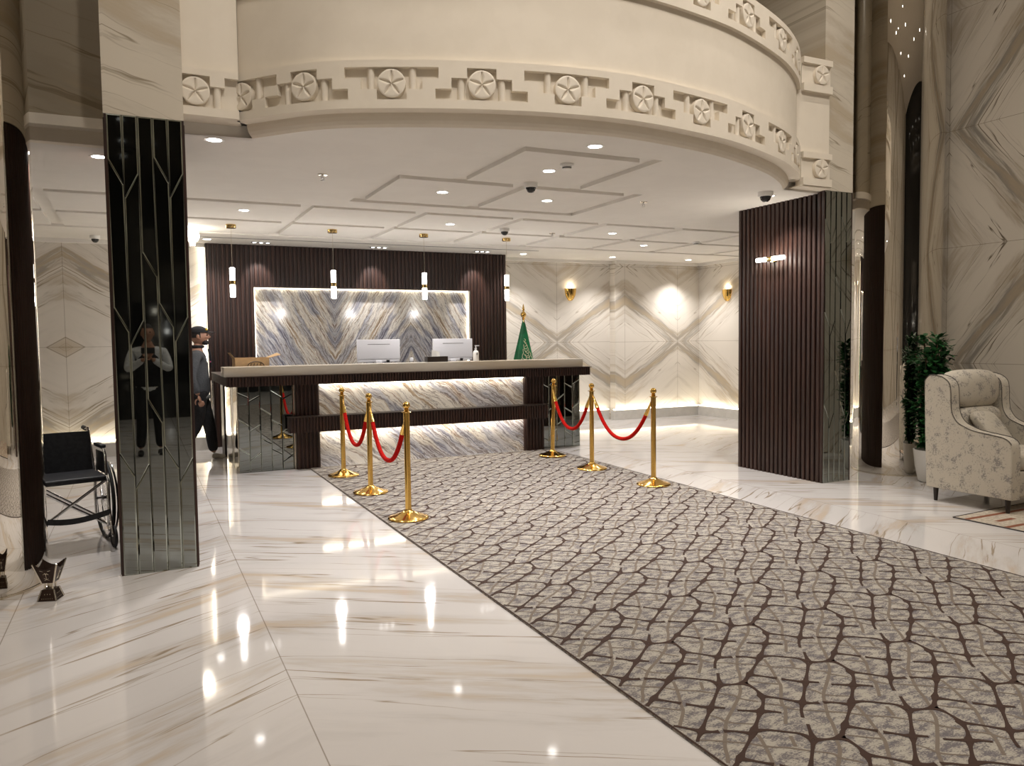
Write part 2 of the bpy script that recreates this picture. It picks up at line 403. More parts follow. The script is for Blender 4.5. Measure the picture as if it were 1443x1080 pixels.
# balcony outline (plan of the lower edge of the frieze)
ctrl = [(.30, 5.50), (.64, 5.52), (.90, 5.225), (1.09, 5.056), (1.29, 4.935), (1.69, 4.757), (2.12, 4.612), (2.58, 4.51), (3.13, 4.475),
        (3.81, 4.575), (4.29, 4.715), (4.91, 4.985), (5.35, 5.26), (5.66, 5.52), (6.05, 5.52)]
def catmull(P, n=10):
    out = []
    for i in range(len(P) - 1):
        p0, p1, p2, p3 = P[max(i - 1, 0)], P[i], P[i + 1], P[min(i + 2, len(P) - 1)]
        for k in range(n):
            t = k / n
            out.append(tuple(.5 * ((2 * b) + (c - a) * t + (2 * a - 5 * b + 4 * c - d) * t * t + (3 * b - a - 3 * c + d) * t ** 3)
                             for a, b, c, d in zip(p0, p1, p2, p3)))
    return out + [tuple(P[-1])]
arc = catmull(ctrl[1:-1], 8)
# resample by arc length
def resample(P, step):
    L = [0]
    for a, b in zip(P, P[1:]): L.append(L[-1] + math.dist(a, b))
    n = max(2, round(L[-1] / step)); out = []; j = 0
    for k in range(n + 1):
        s_ = L[-1] * k / n
        while j < len(L) - 2 and L[j + 1] < s_: j += 1
        t = (s_ - L[j]) / (L[j + 1] - L[j]); out.append(tuple(a + (b - a) * t for a, b in zip(P[j], P[j + 1])))
    return out, L[-1]
ARC, ARCL = resample(arc, .03)
AN = []
for i in range(len(ARC)):
    a, b = ARC[max(i - 1, 0)], ARC[min(i + 1, len(ARC) - 1)]
    t = Vector((b[0] - a[0], b[1] - a[1])).normalized(); AN.append(Vector((t.y, -t.x)))   # outward (towards the hall)
def arcP(s_, off, z):
    k = max(0, min(len(ARC) - 1.0001, s_ / ARCL * (len(ARC) - 1))); i = int(k); t = k - i
    x = ARC[i][0] * (1 - t) + ARC[i + 1][0] * t; y = ARC[i][1] * (1 - t) + ARC[i + 1][1] * t
    n = (AN[i] * (1 - t) + AN[i + 1] * t).normalized()
    return (x + n.x * off, y + n.y * off, z)
NS = len(ARC)
SS = [ARCL * i / (NS - 1) for i in range(NS)]
# flat ceiling between the curved edge and the grooved field
OFFC = -.15
edge = [arcP(s_, OFFC, 0)[:2] for s_ in SS]
edge = [(max(.302, min(6.048, x)), min(y, 5.9)) for x, y in edge]
def ycut(x):
    for a, b in zip(edge, edge[1:]):
        if a[0] <= x <= b[0]: return a[1] + (b[1] - a[1]) * (x - a[0]) / (b[0] - a[0])
    return 5.66
ex = sorted(set([.30, 2.45, 3.85, 6.05] + [p[0] for p in edge]))
for a, b in zip(ex, ex[1:]):
    top = 5.05 if 2.45 < (a + b) / 2 < 3.85 else 5.95
    mb.add([(a, ycut(a), ZC), (b, ycut(b), ZC), (b, top, ZC), (a, top, ZC)], [(0, 1, 2, 3)])
mb.box(.30, edge[0][0] + .01, 5.655, 5.665, ZC, 2.93).box(edge[-1][0] - .01, 6.05, 5.655, 5.665, ZC, 2.93)
mb.box(.30, 6.05, 6.0, 6.3, ZC + .2, ZC + .21)
S(mb.build('ceiling', M_CEIL))
S(MB().box(-4.2, 9.75, 6.31, 12.2, ZC + .12, ZC + .16).build('ceiling', M_CEIL))

# rosette of the frieze: disc with five sunk petals
def rosette(r=.088, th=.03, petals=5, rot=PI / 2):
    n, m = 60, 12; v = [(0, 0, th - .009)]; f = []
    for k in range(1, m + 1):
        rr = r * k / m
        for i in range(n):
            a = 2 * PI * i / n; h = th
            for q in range(petals):
                da = (a - rot - 2 * PI * q / petals + PI) % (2 * PI) - PI
                lx, ly = rr * math.cos(da), rr * math.sin(da)
                if lx > 0:
                    wd = .013 * math.sin(PI * min(1, lx / (r * .86))) + 1e-6
                    if lx < r * .86: h = min(h, th - .012 * max(0, 1 - abs(ly) / wd))
            if k == m: h = th - .003
            v.append((rr * math.cos(a), rr * math.sin(a), h))
    for i in range(n):
        f.append((0, 1 + i, 1 + (i + 1) % n))
        for k in range(m - 1):
            f.append((1 + k * n + i, 1 + (k + 1) * n + i, 1 + (k + 1) * n + (i + 1) % n, 1 + k * n + (i + 1) % n))
    b = len(v); v += [(r * math.cos(2 * PI * i / n), r * math.sin(2 * PI * i / n), -.03) for i in range(n)]
    for i in range(n): f.append((1 + (m - 1) * n + i, b + i, b + (i + 1) % n, 1 + (m - 1) * n + (i + 1) % n))
    return v, f
RV, RF = rosette()

balc = thing('balcony', (0, 0, 0), 0, kind='structure')
tag(balc, 'cream curved balcony front with carved rosette friezes above the reception')
def frieze(zb, name, full=True):
    z0, z1, ht = zb + .055, zb + .255, .20
    top = zb + .30
    ros_px = [(1.04, 5.14), (1.52, 4.875), (2.034, 4.668), (2.586, 4.523), (3.15, 4.476), (3.712, 4.56), (4.289, 4.71), (4.902, 4.98)]
    def s_of(p): return min(range(NS), key=lambda i: math.dist(ARC[i], p)) / (NS - 1) * ARCL
    cs = [s_of(p) for p in ros_px]
    cs = [cs[0]] + cs[1:] + [cs[-1] + .58]
    cs = [.045] + cs
    rects = []; cols = []
    for i, c in enumerate(cs):
        up = (i % 2 == 0)     # even: flipped kind (arms at top)
        for sx in (-1, 1):
            a = [(0, .47, 0, 1), (.47, .97, 0, .68), (.97, 1.48, 0, .34)]
            for (p, q, lo, hi) in a:
                if up: lo, hi = 1 - hi, 1 - lo
                xa, xb = sorted((c + sx * p * ht, c + sx * q * ht))
                xa, xb = max(xa, 0.0), min(xb, ARCL)
                if xb > xa: rects.append((xa, xb, z0 + lo * ht, z0 + hi * ht))
            lo, hi = (.32, 1) if up else (0, .68)
            if 0.03 < c + sx * .66 * ht < ARCL - .03: cols.append((c + sx * .66 * ht, z0 + lo * ht, z0 + hi * ht))
    mb = MB()
    for q in grid_relief(rects, 0, ARCL, zb, top, 0, -.04, extra_x=SS):
        mb.add([arcP(s_, off, z) for s_, z, off in q], [(0, 1, 2, 3)])
    # ledge on top of the band, then back to the wall; soffit underneath
    for i in range(NS - 1):
        a, b = SS[i], SS[i + 1]
        mb.add([arcP(a, 0, top), arcP(b, 0, top), arcP(b, -.14, top), arcP(a, -.14, top)], [(0, 1, 2, 3)])
        mb.add([arcP(a, 0, zb), arcP(b, 0, zb), arcP(b, -.10, zb), arcP(a, -.10, zb)], [(0, 1, 2, 3)])
    for c, a, b in cols:
        v = []; n = 8; rad = .024
        for z in (a, b):
            for k in range(n + 1):
                th = PI * k / n; v.append(arcP(c - rad * math.cos(th), -.04 + rad * 1.3 * math.sin(th), z))
        mb.add(v, [(k, k + 1, n + 2 + k, n + 1 + k) for k in range(n)], smooth=True)
    mb.build('frieze_band', M_PLASTER, balc)
    for c in cs:
        if c > ARCL - .02: continue
        p = arcP(c, -.04, zb + .155); q = arcP(c, .96, zb + .155)
        nrm = Vector((q[0] - p[0], q[1] - p[1], 0)).normalized(); tx = Vector((-nrm.y, nrm.x, 0))
        m = Matrix((tx, Vector((0, 0, 1)), nrm)).transposed().to_4x4(); m.translation = Vector(p) + nrm * .012
        MB().add(RV, RF, 0, True).xf(m).build('rosette', M_PLASTER, balc)
frieze(2.92, 'lower'); frieze(3.75, 'upper')
# curved wall between the friezes and parapet above, coving below
mb = MB()
for i in range(NS - 1):
    a, b = SS[i], SS[i + 1]
    mb.add([arcP(a, -.035, 3.22), arcP(b, -.035, 3.22), arcP(b, -.035, 3.75), arcP(a, -.035, 3.75)], [(0, 1, 2, 3)], smooth=True)
    prof = [(-.10, 2.92), (-.103, 2.90), (-.112, 2.875), (-.128, 2.855), (-.15, ZC)]
    for (o1, h1), (o2, h2) in zip(prof, prof[1:]):
        mb.add([arcP(a, o1, h1), arcP(b, o1, h1), arcP(b, o2, h2), arcP(a, o2, h2)], [(0, 1, 2, 3)], smooth=True)
mb.build('curved_wall', M_PLASTER, balc)
# flat returns between the curve and the two columns
def flat_return(x0, x1, yf):
    mb = MB()
    mb.box(x0 - .09, x1, yf + .04, yf + .4, 2.92, 4.05).box(x0 - .03, x1, yf + .01, yf + .16, 2.858, 2.871)
    for zb in (2.873, 3.745):
        mb.box(x0, x1, yf, yf + .1, zb, zb + .07); mb.box(x0, x1, yf, yf + .1, zb + .255, zb + .31)
        mb.box(x0, x1, yf + .03, yf + .1, zb + .07, zb + .255)
    mb.build('flat_return', M_PLASTER, balc)
    for zb in (2.873, 3.745):
        m = Matrix(((1, 0, 0), (0, 0, -1), (0, 1, 0))).to_4x4(); m.translation = (x0 + (x1 - x0) * .62, yf + .02, zb + .163)
        MB().add(RV, RF, 0, True).xf(m).build('rosette', M_PLASTER, balc)
flat_return(5.68, 6.05, 5.50)
mb = MB(); mb.box(.30, .66, 5.50, 5.9, 3.22, 5.2)
zr = [(.34 - .02, .34 + .13, 2.975, 3.175), (.47, .53, 2.975, 3.11)]
for q in grid_relief([(.305, .48, 2.975, 3.175), (.48, .57, 2.975, 3.11), (.57, .655, 2.975, 3.175)], .30, .655, 2.92, 3.22, 5.47, 5.51): mb.add([(x, y, z) for x, z, y in q], [(0, 1, 2, 3)])
mb.add([(.30, 5.47, 2.92), (.655, 5.47, 2.92), (.70, 5.72, 2.92), (.30, 5.72, 2.92)], [(0, 1, 2, 3)])
mb.add([(.30, 5.47, 3.22), (.655, 5.47, 3.22), (.655, 5.6, 3.22), (.30, 5.6, 3.22)], [(0, 1, 2, 3)])
mb.tube([(.525, 5.50, 2.976), (.525, 5.50, 3.11)], .024)
mb.build('flat_return', M_PLASTER, balc)
m = Matrix(((1, 0, 0), (0, 0, -1), (0, 1, 0))).to_4x4(); m.translation = (.39, 5.50, 3.075)
MB().add(RV, RF, 0, True).xf(m).build('rosette', M_PLASTER, balc)
# full-height wall of the balcony front (continues upward left and centre; the gallery opens above the upper frieze)
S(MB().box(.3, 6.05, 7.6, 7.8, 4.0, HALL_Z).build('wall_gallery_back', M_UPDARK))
mb = MB(); bm = bmesh.new()
fl_poly = [arcP(s_, -.1, 0)[:2] for s_ in SS] + [(6.4, 5.8), (6.4, 7.6), (-.1, 7.6), (-.1, 5.8)]
f = bm.faces.new([bm.verts.new((x, y, 3.9)) for x, y in fl_poly]); bmesh.ops.triangulate(bm, faces=[f]); mb.bm(bm)
S(mb.build('floor_gallery', M_PLINTH))

# rectangular columns: marble pier above, slatted sides and faceted mirror front below
def slats(mb, axis, a0, a1, fixed, z0, z1, pitch=.0605, wd=.040, dp=.018, sign=-1, mi=0, bev=.006):
    n = int(round((a1 - a0) / pitch)); p = (a1 - a0) / n
    for i in range(n):
        a = a0 + i * p + (p - wd) / 2
        if axis == 'x':   # slats spread along x, facing sign*y
            y0, y1 = fixed, fixed + sign * dp
            poly = [(a, y0), (a + wd, y0), (a + wd, y1 - sign * bev), (a + wd - bev, y1), (a + bev, y1), (a, y1 - sign * bev)]
        else:
            x0, x1 = fixed, fixed + sign * dp
            poly = [(x0, a), (x0, a + wd), (x1 - sign * bev, a + wd), (x1, a + wd - bev), (x1, a + bev), (x1 - sign * bev, a)]
        mb.prism(poly, 'z', z0, z1, mi)
def mirror_panes(w, z0, z1, n, diags, bev=.0075, th=.0045, gap=.0015):
    """bevelled panes in the x-z plane facing -y; diags: {strip: [(za, zb)...]} cut heights at left and right edge of the strip"""
    mb = MB(); sw = w / n
    def pane(p):
        k = len(p); c = (sum(q[0] for q in p) / k, sum(q[1] for q in p) / k)
        inner = []
        for i in range(k):
            a, b, c2 = Vector(p[i - 1]), Vector(p[i]), Vector(p[(i + 1) % k])
            e1 = (b - a).normalized(); e2 = (c2 - b).normalized()
            n1 = Vector((-e1.y, e1.x)); n2 = Vector((-e2.y, e2.x))
            d = (n1 + n2); d = d / max(.35, d.dot(n1)) ; inner.append(b + d * bev)
        v = [(q[0], 0, q[1]) for q in p] + [(q[0], -th, q[1]) for q in inner]
        mb.add(v, [tuple(range(k, 2 * k))], 0)
        mb.add(v, [(i, (i + 1) % k, k + (i + 1) % k, k + i) for i in range(k)], 1)
    for i in range(n):
        xa, xb = i * sw + gap, (i + 1) * sw - gap
        cuts = sorted(diags.get(i, [])); lo = (z0, z0)
        for c in cuts + [(z1, z1)]:
            pane([(xa, lo[0] + gap), (xb, lo[1] + gap), (xb, c[1] - gap), (xa, c[0] - gap)]); lo = c
    return mb
def col_diags(flip=False):
    d = {0: [], 1: [], 2: [], 3: [], 4: []}
    for z in (.67, 1.575, 2.48):
        for i, s_, dz in ((0, -1, .03), (1, 1, -.05), (3, -1, .06), (4, 1, -.03)):
            d[i].append((z + dz - s_ * .075, z + dz + s_ * .075))
    for z in (1.03, 1.95): d[2].append((z + .075, z - .075))
    return d
def rect_column(name, x0, x1, y0, label, slat_x, up_mat):
    t = thing(name, (x0, y0, 0), 0, kind='structure'); tag(t, label)
    W = x1 - x0
    MB().box(.0, W, .03, 1.20, 0, 2.86).build('core', M_WOODB, t)
    o = mirror_panes(W, .0, 2.86, 5, col_diags()); o.build('mirror_panel', [M_MIRROR, M_BEVEL], t).location = (0, .0, 0)
    MB().box(-.0, W, .0012, .03, 0, 2.86).build('mirror_backing', M_BLACK, t)
    for sx in (-1, 1):
        mb = MB(); xx = 0 if sx < 0 else W
        slats(mb, 'y', .03, 1.20, xx, 0, 2.845, sign=sx)
        mb.box(*(sorted((xx, xx + sx * .012))), .0, .03, 0, 2.86)
        mb.build('slat_panel', M_WOOD, t)
    mb = MB(); slats(mb, 'x', 0, W, 1.20, 0, 2.845, sign=1); mb.build('slat_panel', M_WOOD, t)
    MB().box(-.015, W + .012, .0, 1.2, 2.86, HALL_Z).build('pier', up_mat, t)
    return t
rect_column('column', -.127, .300, 5.42, 'left rectangular column with smoked mirror strips and a marble pier above', 0, M_UPPER)
rect_column('column', 6.05, 6.408, 5.58, 'right rectangular column with brown slats, mirror strips and a marble pier above', 0, M_UPPER)

# mirror-polished round columns
def round_col(c, r, label):
    t = thing('round_column', (*c, 0), 0, kind='structure'); tag(t, label)
    MB().lathe([(r, .012), (r, 7.19)], (0, 0, 0), 128).build('mirror_shell', M_CHROME, t)
    MB().lathe([(r + .006, 0), (r + .006, .012)], (0, 0, 0), 96).build('base_ring', M_SILV, t)
round_col((-1.02, 5.635), .47, 'big round mirror polished column at the left edge of the picture')
round_col((7.325, 5.775), .425, 'big round mirror polished column beside the potted plant')

# bulkheads and upper walls beside the rectangular columns
for x0, x1, nm in ((-4.2, -.14, 'left'), (6.41, 9.75, 'right')):
    mb = MB(); mb.box(x0, x1, 6.22, 6.3, ZC, 2.95); S(mb.build('trim_2', M_PLASTER))
    S(MB().box(x0, x1, 6.12, 6.3, 2.93, 3.0).build('trim_3', M_PLASTER))
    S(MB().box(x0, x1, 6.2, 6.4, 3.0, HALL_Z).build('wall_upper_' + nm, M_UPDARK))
# hall enclosure
S(MB().box(XR, XR + .15, -6, 6.3, 0, HALL_Z).build('wall_right', M_HALLW))
S(MB().box(XL - .15, XL, -6, 6.3, 0, HALL_Z).build('wall_left', M_HALLW))
S(MB().box(XL, XR, -6.2, -6, 0, HALL_Z).build('wall_front', M_DARKGL))
S(MB().box(XL - .2, XR + .2, -6.2, 7.8, HALL_Z, HALL_Z + .15).build('ceiling', M_PLASTER))

# ------------------------------------------------------------------ lamps
def downlight(x, y, z, label, group, r=.048):
    t = thing('downlight', (x, y, z), 0, label, 'ceiling light', group)
    MB().lathe([(r, -.002), (r * 1.35, -.004), (r * 1.38, 0), (r * 1.0, .0)], (0, 0, 0), 24).build('trim_ring', M_WHITE, t)
    MB().lathe([(.001, -.003), (r, -.003), (r, .0)], (0, 0, 0), 24).build('lens', M_LAMPD, t)
    return t
DL = ['recessed downlight just behind the left mirror column', 'recessed downlight between the round mirror column and the left mirror column',
      'recessed downlight left of centre, in front of the pendants', 'recessed downlight in the grooved panel left of the dome camera',
      'recessed downlight in the grooved panel beside the smoke detector', 'recessed downlight nearest the curved balcony edge, top centre',
      'recessed downlight in the grooved panel behind the central dome camera', 'recessed downlight in front of the two middle pendants',
      'recessed downlight right of the desk, on the way to the slatted column', 'recessed downlight above the left end of the slatted wall',
      'recessed downlight above the right end of the slatted wall', 'recessed downlight over the open floor right of the desk',
      'recessed downlight in the far right corner of the back wall', 'recessed downlight near the back wall above the wall lamp',
      'recessed downlight beside the dome camera at the top of the slatted column']
for (x, y), lb in zip(DOWN, DL): downlight(x, y, ZC, lb, 'downlights in the lower ceiling')
for x, y in HALL_LAMPS: downlight(x, y, HALL_Z, 'warm downlight in the high hall ceiling, seen mirrored in the round columns', 'downlights in the high hall ceiling', .08)

for i, (x, y, e, tx) in enumerate(BALC_FILL):  # housings made up to go with the added balcony fill lights
    t = thing('added_fill_spot', (x, y, HALL_Z), 0, 'added fill spot in the hall ceiling brightening the balcony, seen only in mirrors', 'ceiling light', 'added fill spots for the balcony front')
    MB().lathe([(.05, -.10), (.055, 0)], (0, 0, 0), 20).build('spot_can', M_WHITE, t)
    MB().lathe([(.001, -.102), (.045, -.102), (.045, -.10)], (0, 0, 0), 20).build('lens', M_LAMPD, t)
# ceiling spots in threes over the slatted wall
for i, x in enumerate((1.57, 3.23, 4.88)):
    t = thing('triple_spotlight', (x, 11.25, ZC), 0, ['black triple spotlight over the left part of the slatted wall', 'black triple spotlight over the middle of the slatted wall',
              'black triple spotlight over the right part of the slatted wall'][i], 'ceiling light', 'triple spotlights over the slatted wall')
    MB().box(-.14, .14, -.05, .05, -.006, 0).build('frame', M_WHITE, t)
    for k in (-1, 0, 1):
        MB().lathe([(.038, -.012), (.038, 0)], (k * .088, 0, 0), 20).build('spot_can', M_BLACK, t)
        MB().lathe([(.001, -.0135), (.022, -.0135), (.022, -.010)], (k * .088 + .01, 0, 0), 16).build('lens', M_LAMPD, t)
    spot((x, 11.25, ZC - .03), (x, 11.66, 2.2), E_WASH, 50, .5, NEUT, .03)
spot((8.92, 11.3, ZC - .03), (8.95, 11.85, 2.0), 16, 50, .6, NEUT, .03)
tag(MB().box(.62, 5.72, 10.93, 10.955, ZC - .003, ZC).build('slot_diffuser', M_BLACK), 'long thin black air slot in the ceiling before the slatted wall', 'air slot')

def pendant():
    t = thing('pendant_lamp', (0, 0, 0), 0)
    MB().lathe([(.056, -.042), (.058, -.040), (.058, -.001), (.056, 0)], (0, 0, 0), 28).build('canopy', M_BRASS, t)
    MB().tube([(0, 0, -.04), (0, 0, -.50)], .0022, 6).build('cord', M_SILV, t)
    MB().lathe([(.020, -.50), (.030, -.505), (.030, -.65)], (0, 0, 0), 24).build('glass_tube', M_TUBE, t)
    MB().lathe([(.033, -.65), (.033, -.70)], (0, 0, 0), 24).build('brass_collar', M_BRASS, t)
    MB().lathe([(.029, -.845), (.030, -.84), (.030, -.70)], (0, 0, 0), 24).build('glass_tube', M_TUBE, t)
    return t
p0 = pendant()
PLB = ['two-tube glass pendant with brass collar, leftmost of the four over the desk', 'two-tube glass pendant with brass collar, second from the left over the desk',
       'two-tube glass pendant with brass collar, third from the left over the desk', 'two-tube glass pendant with brass collar, rightmost over the desk']
for i in range(4):
    o = p0 if i == 0 else copy_tree(p0); o.location = (1.03 + 1.185 * i, 9.72, ZC)
    tag(o, PLB[i], 'pendant lamp', 'pendant lamps over the reception desk')
    l = bpy.data.lights.new('tube_light', 'POINT'); l.energy = 9; l.color = NEUT; l.shadow_soft_size = .05
    lo = bpy.data.objects.new('tube_light', l); C.objects.link(lo); lo.location = (1.03 + 1.185 * i, 9.72, ZC - .90)

def dome(x, y, z, label, r=.06, tilt=0):
    t = thing('dome_camera', (x, y, z), tilt, label, 'security camera', 'dome cameras on the ceiling')
    MB().lathe([(r * .93, -.042), (r, -.035), (r * 1.02, 0)], (0, 0, 0), 28).build('housing', M_WHITE, t)
    MB().lathe([(.001, -.042 - r * .75), (r * .35, -.042 - r * .69), (r * .62, -.042 - r * .45), (r * .75, -.042 - r * .1), (r * .76, -.04)], (0, 0, 0), 28).build('dark_dome', M_DARKGL, t)
dome(3.196, 6.25, ZC, 'white dome camera in the middle of the grooved ceiling panels')
dome(4.17, 8.886, ZC, 'white dome camera just before the rightmost pendant')
dome(5.50, 5.80, ZC, 'white dome camera beside the top of the right slatted column', .07)
dome(-.44, 11.3, ZC, 'dome camera over the marble wall behind the wheelchair')
def sprinkler(x, y, label):
    t = thing('sprinkler', (x, y, ZC), 0, label, 'sprinkler', 'ceiling sprinklers')
    MB().lathe([(.038, -.006), (.040, 0)], (0, 0, 0), 20).build('escutcheon', M_SILV, t)
    mb = MB().lathe([(.010, -.03), (.012, 0)], (0, 0, 0), 12)
    mb.tube([(-.01, 0, -.02), (-.014, 0, -.034), (0, 0, -.046)], .003, 6).tube([(.01, 0, -.02), (.014, 0, -.034), (0, 0, -.046)], .003, 6)
    mb.lathe([(.018, -.050), (.018, -.047)], (0, 0, 0), 12); mb.build('head', M_STEEL, t)
sprinkler(1.43, 6.585, 'small sprinkler at the left of the lower ceiling'); sprinkler(4.71, 6.69, 'small sprinkler left of the slatted column'); sprinkler(4.95, 9.08, 'small sprinkler right of the pendants')
def smoke(x, y, label):
    t = thing('smoke_detector', (x, y, ZC), 0, label, 'smoke detector', 'smoke detectors')
    MB().lathe([(.052, -.018), (.055, -.014), (.055, 0)], (0, 0, 0), 24).build('base', M_WHITE, t)
    MB().lathe([(.020, -.048), (.034, -.044), (.038, -.018)], (0, 0, 0), 24).build('sensor_cap', M_WHITE, t)
    MB().lathe([(.0365, -.036), (.0375, -.028)], (0, 0, 0), 24).build('dark_slot', M_BLACK, t)
smoke(3.12, 5.47, 'white smoke detector near the balcony edge'); smoke(7.36, 9.15, 'white smoke detector over the open floor at the right')
# bare globe lamp
t = thing('globe_lamp', (.635, 10.15, ZC), 0, 'glaring bare bulb under the ceiling beside the left mirror column', 'lamp')
MB().lathe([(.03, -.03), (.035, 0)], (0, 0, 0), 20).build('lamp_holder', M_WHITE, t)
MB().ball((0, 0, -.095), .080, 20).build('bulb', M_BULB, t)
MB().lathe([(.03, -.21), (.03, -.165)], (0, 0, 0), 16).build('glass_tip', M_BULB, t)
# wall lamps
def shell_sconce(loc, rz, label):
    t = thing('wall_sconce', loc, rz, label, 'wall lamp', 'gold wall sconces')
    prof = [(.0, -.02), (.03, -.016), (.055, .02), (.075, .07), (.085, .13), (.09, .19)]
    v = []; n = 12
    for r, h in prof:
        for k in range(n + 1):
            a = PI * k / n; wob = 1 + .06 * math.sin(3 * a + h * 40)
            v.append((-1.3 * r * math.cos(a), -.9 * r * math.sin(a) * wob - .002, h))
    MB().add(v, [(j * (n + 1) + k, j * (n + 1) + k + 1, (j + 1) * (n + 1) + k + 1, (j + 1) * (n + 1) + k) for j in range(len(prof) - 1) for k in range(n)], smooth=True).build('shade', M_GOLD, t)
    MB().tube([(-.05, -.03, .15), (.05, -.03, .15)], .014, 8).build('bulb', M_TUBE, t)
    q = Matrix.Rotation(rz, 4, 'Z') @ Vector((0, -.05, .24))
    l = bpy.data.lights.new('tube_light', 'POINT'); l.energy = .9; l.color = (1, .85, .6); l.shadow_soft_size = .03
    lo = bpy.data.objects.new('tube_light', l); C.objects.link(lo); lo.location = Vector(loc) + q
shell_sconce((6.90, 12.018, 2.15), 0, 'gold shell wall sconce on the marble right of the flag')
shell_sconce((9.598, 11.05, 2.12), PI / 2 * -1, 'gold shell wall sconce on the side wall, partly beside the slatted column')
t = thing('wall_sconce', (6.032, 6.22, 2.26), 0, 'horizontal two-tube wall lamp glowing on the dark slatted column', 'wall lamp')
MB().box(-.03, .0, -.035, .035, -.03, .03).build('bracket', M_BRASS, t)
MB().tube([(-.065, .19, .0), (-.065, .035, .0)], .022, 14).build('glass_tube', M_TUBE, t)
MB().tube([(-.065, -.035, .0), (-.065, -.19, .0)], .022, 14).build('glass_tube', M_TUBE, t)
MB().tube([(-.065, .035, 0), (-.065, -.035, 0)], .026, 14).tube([(-.065, 0, 0), (-.02, 0, 0)], .01, 8).build('brass_collar', M_BRASS, t)
for yy in (6.32, 6.12):
    l = bpy.data.lights.new('tube_light', 'POINT'); l.energy = 2.2; l.color = (1, .9, .75); l.shadow_soft_size = .03
    lo = bpy.data.objects.new('tube_light', l); C.objects.link(lo); lo.location = (5.90, yy, 2.26)

# ------------------------------------------------------------------ slatted wall with the stone niche
YW = 11.60
X0, X1, NX0, NX1, NZ0, NZ1 = .885, 5.465, 1.515, 4.828, .85, 2.244
t = thing('slatted_back_wall', (0, 0, 0), 0, kind='structure'); tag(t, 'dark brown slatted wall with a lit stone niche behind the desk')
mb = MB()
for r in ((X0, NX0, 0, ZC), (NX1, X1, 0, ZC), (NX0, NX1, NZ1, ZC), (NX0, NX1, 0, NZ0)): mb.box(r[0], r[1], YW + .02, YB - .02, r[2], r[3])
mb.build('backing', M_WOODB, t)
mb = MB()
slats(mb, 'x', X0, NX0, YW + .02, 0, ZC - .001); slats(mb, 'x', NX1, X1, YW + .02, 0, ZC - .001)
slats(mb, 'x', NX0, NX1, YW + .02, NZ1 + .02, ZC - .001); slats(mb, 'x', NX0, NX1, YW + .02, 0, NZ0)
mb.box(NX0 - .02, NX1 + .02, YW - .002, YW + .02, NZ1, NZ1 + .02)
mb.build('slat_panel', M_WOOD, t)
MB().box(NX0, NX1, YB - .06, YB - .03, NZ0, NZ1).build('stone_panel', M_EXO, t)
mb = MB(); mb.box(NX0 + .005, NX1 - .005, YB - .085, YB - .065, NZ1 - .012, NZ1 - .002)
mb.box(NX0 + .002, NX0 + .014, YB - .085, YB - .065, NZ0, NZ1 - .015).box(NX1 - .016, NX1 - .002, YB - .085, YB - .065, NZ0, NZ1 - .015)
mb.build('niche_light_strip', M_GLOWW, t)
MB().box(.845, .875, YB - .06, YB - .02, 0.18, ZC - .05).build('edge_light_strip', emit('warm_edge_led', (1, .88, .70), 8), t)
MB().box(5.47, 5.49, 11.97, 12.0, 0.2, ZC - .06).build('edge_light_strip', M_GLOWW, t)

# ------------------------------------------------------------------ reception desk
t = thing('reception_desk', (0, 9.12, 0), 0, 'long reception desk with slatted bands, streaked marble front and mirror ends', 'reception desk')
def Y(v): return v - 9.12
DX0, DX1 = .973, 5.40
MB().box(DX0 + .01, DX1 - .01, Y(9.17), Y(9.7), .0, .97).build('body', M_WOODB, t)
MB().box(1.86, 4.53, Y(9.135), Y(9.17), .0, .97).build('marble_front', M_EXOD, t)
for a, b in ((1.60, 1.868), (4.525, 4.80)):
    mb = MB(); mb.box(a, b, Y(9.08), Y(9.17), 0, .975); slats(mb, 'x', a, b, Y(9.08), 0, .975, pitch=.045, wd=.03); mb.build('slat_pilaster', M_WOOD, t)
def desk_diags(mirror=False):
    d = {}
    base = {0: [(.90, .83), (.66, .52), (.47, .39), (.28, .17)][::1], 1: [(.80, .86), (.46, .53), (.14, .22)], 2: [(.72, .64), (.38, .31)],
            3: [(.91, .83), (.58, .51), (.25, .18)], 4: [(.81, .87), (.44, .51), (.10, .17)]}
    base[0] = [(.90, .84), (.60, .52), (.28, .20)]
    for k, v in base.items(): d[4 - k if mirror else k] = [(b, a) if mirror else (a, b) for a, b in v]
    return d
mirror_panes(.60, .004, .972, 5, desk_diags(), bev=.007, th=.004).build('mirror_end', [M_MIRROR, M_BEVEL], t).location = (DX0 + .004, Y(9.138), 0)
mirror_panes(.60, .004, .972, 5, desk_diags(True), bev=.007, th=.004).build('mirror_end', [M_MIRROR, M_BEVEL], t).location = (4.80, Y(9.17), 0)
MB().box(DX0, 1.60, Y(9.1405), Y(9.17), 0, .975).build('mirror_backing', M_BLACK, t); MB().box(4.80, DX1, Y(9.1725), Y(9.20), 0, .975).build('mirror_backing', M_BLACK, t)
MB().box(1.582, 1.60, Y(9.125), Y(9.14), 0, .975).build('silver_edging', M_SILV, t); MB().box(DX0 - .003, DX0 + .003, Y(9.13), Y(9.15), 0, .975).build('silver_edging', M_SILV, t)
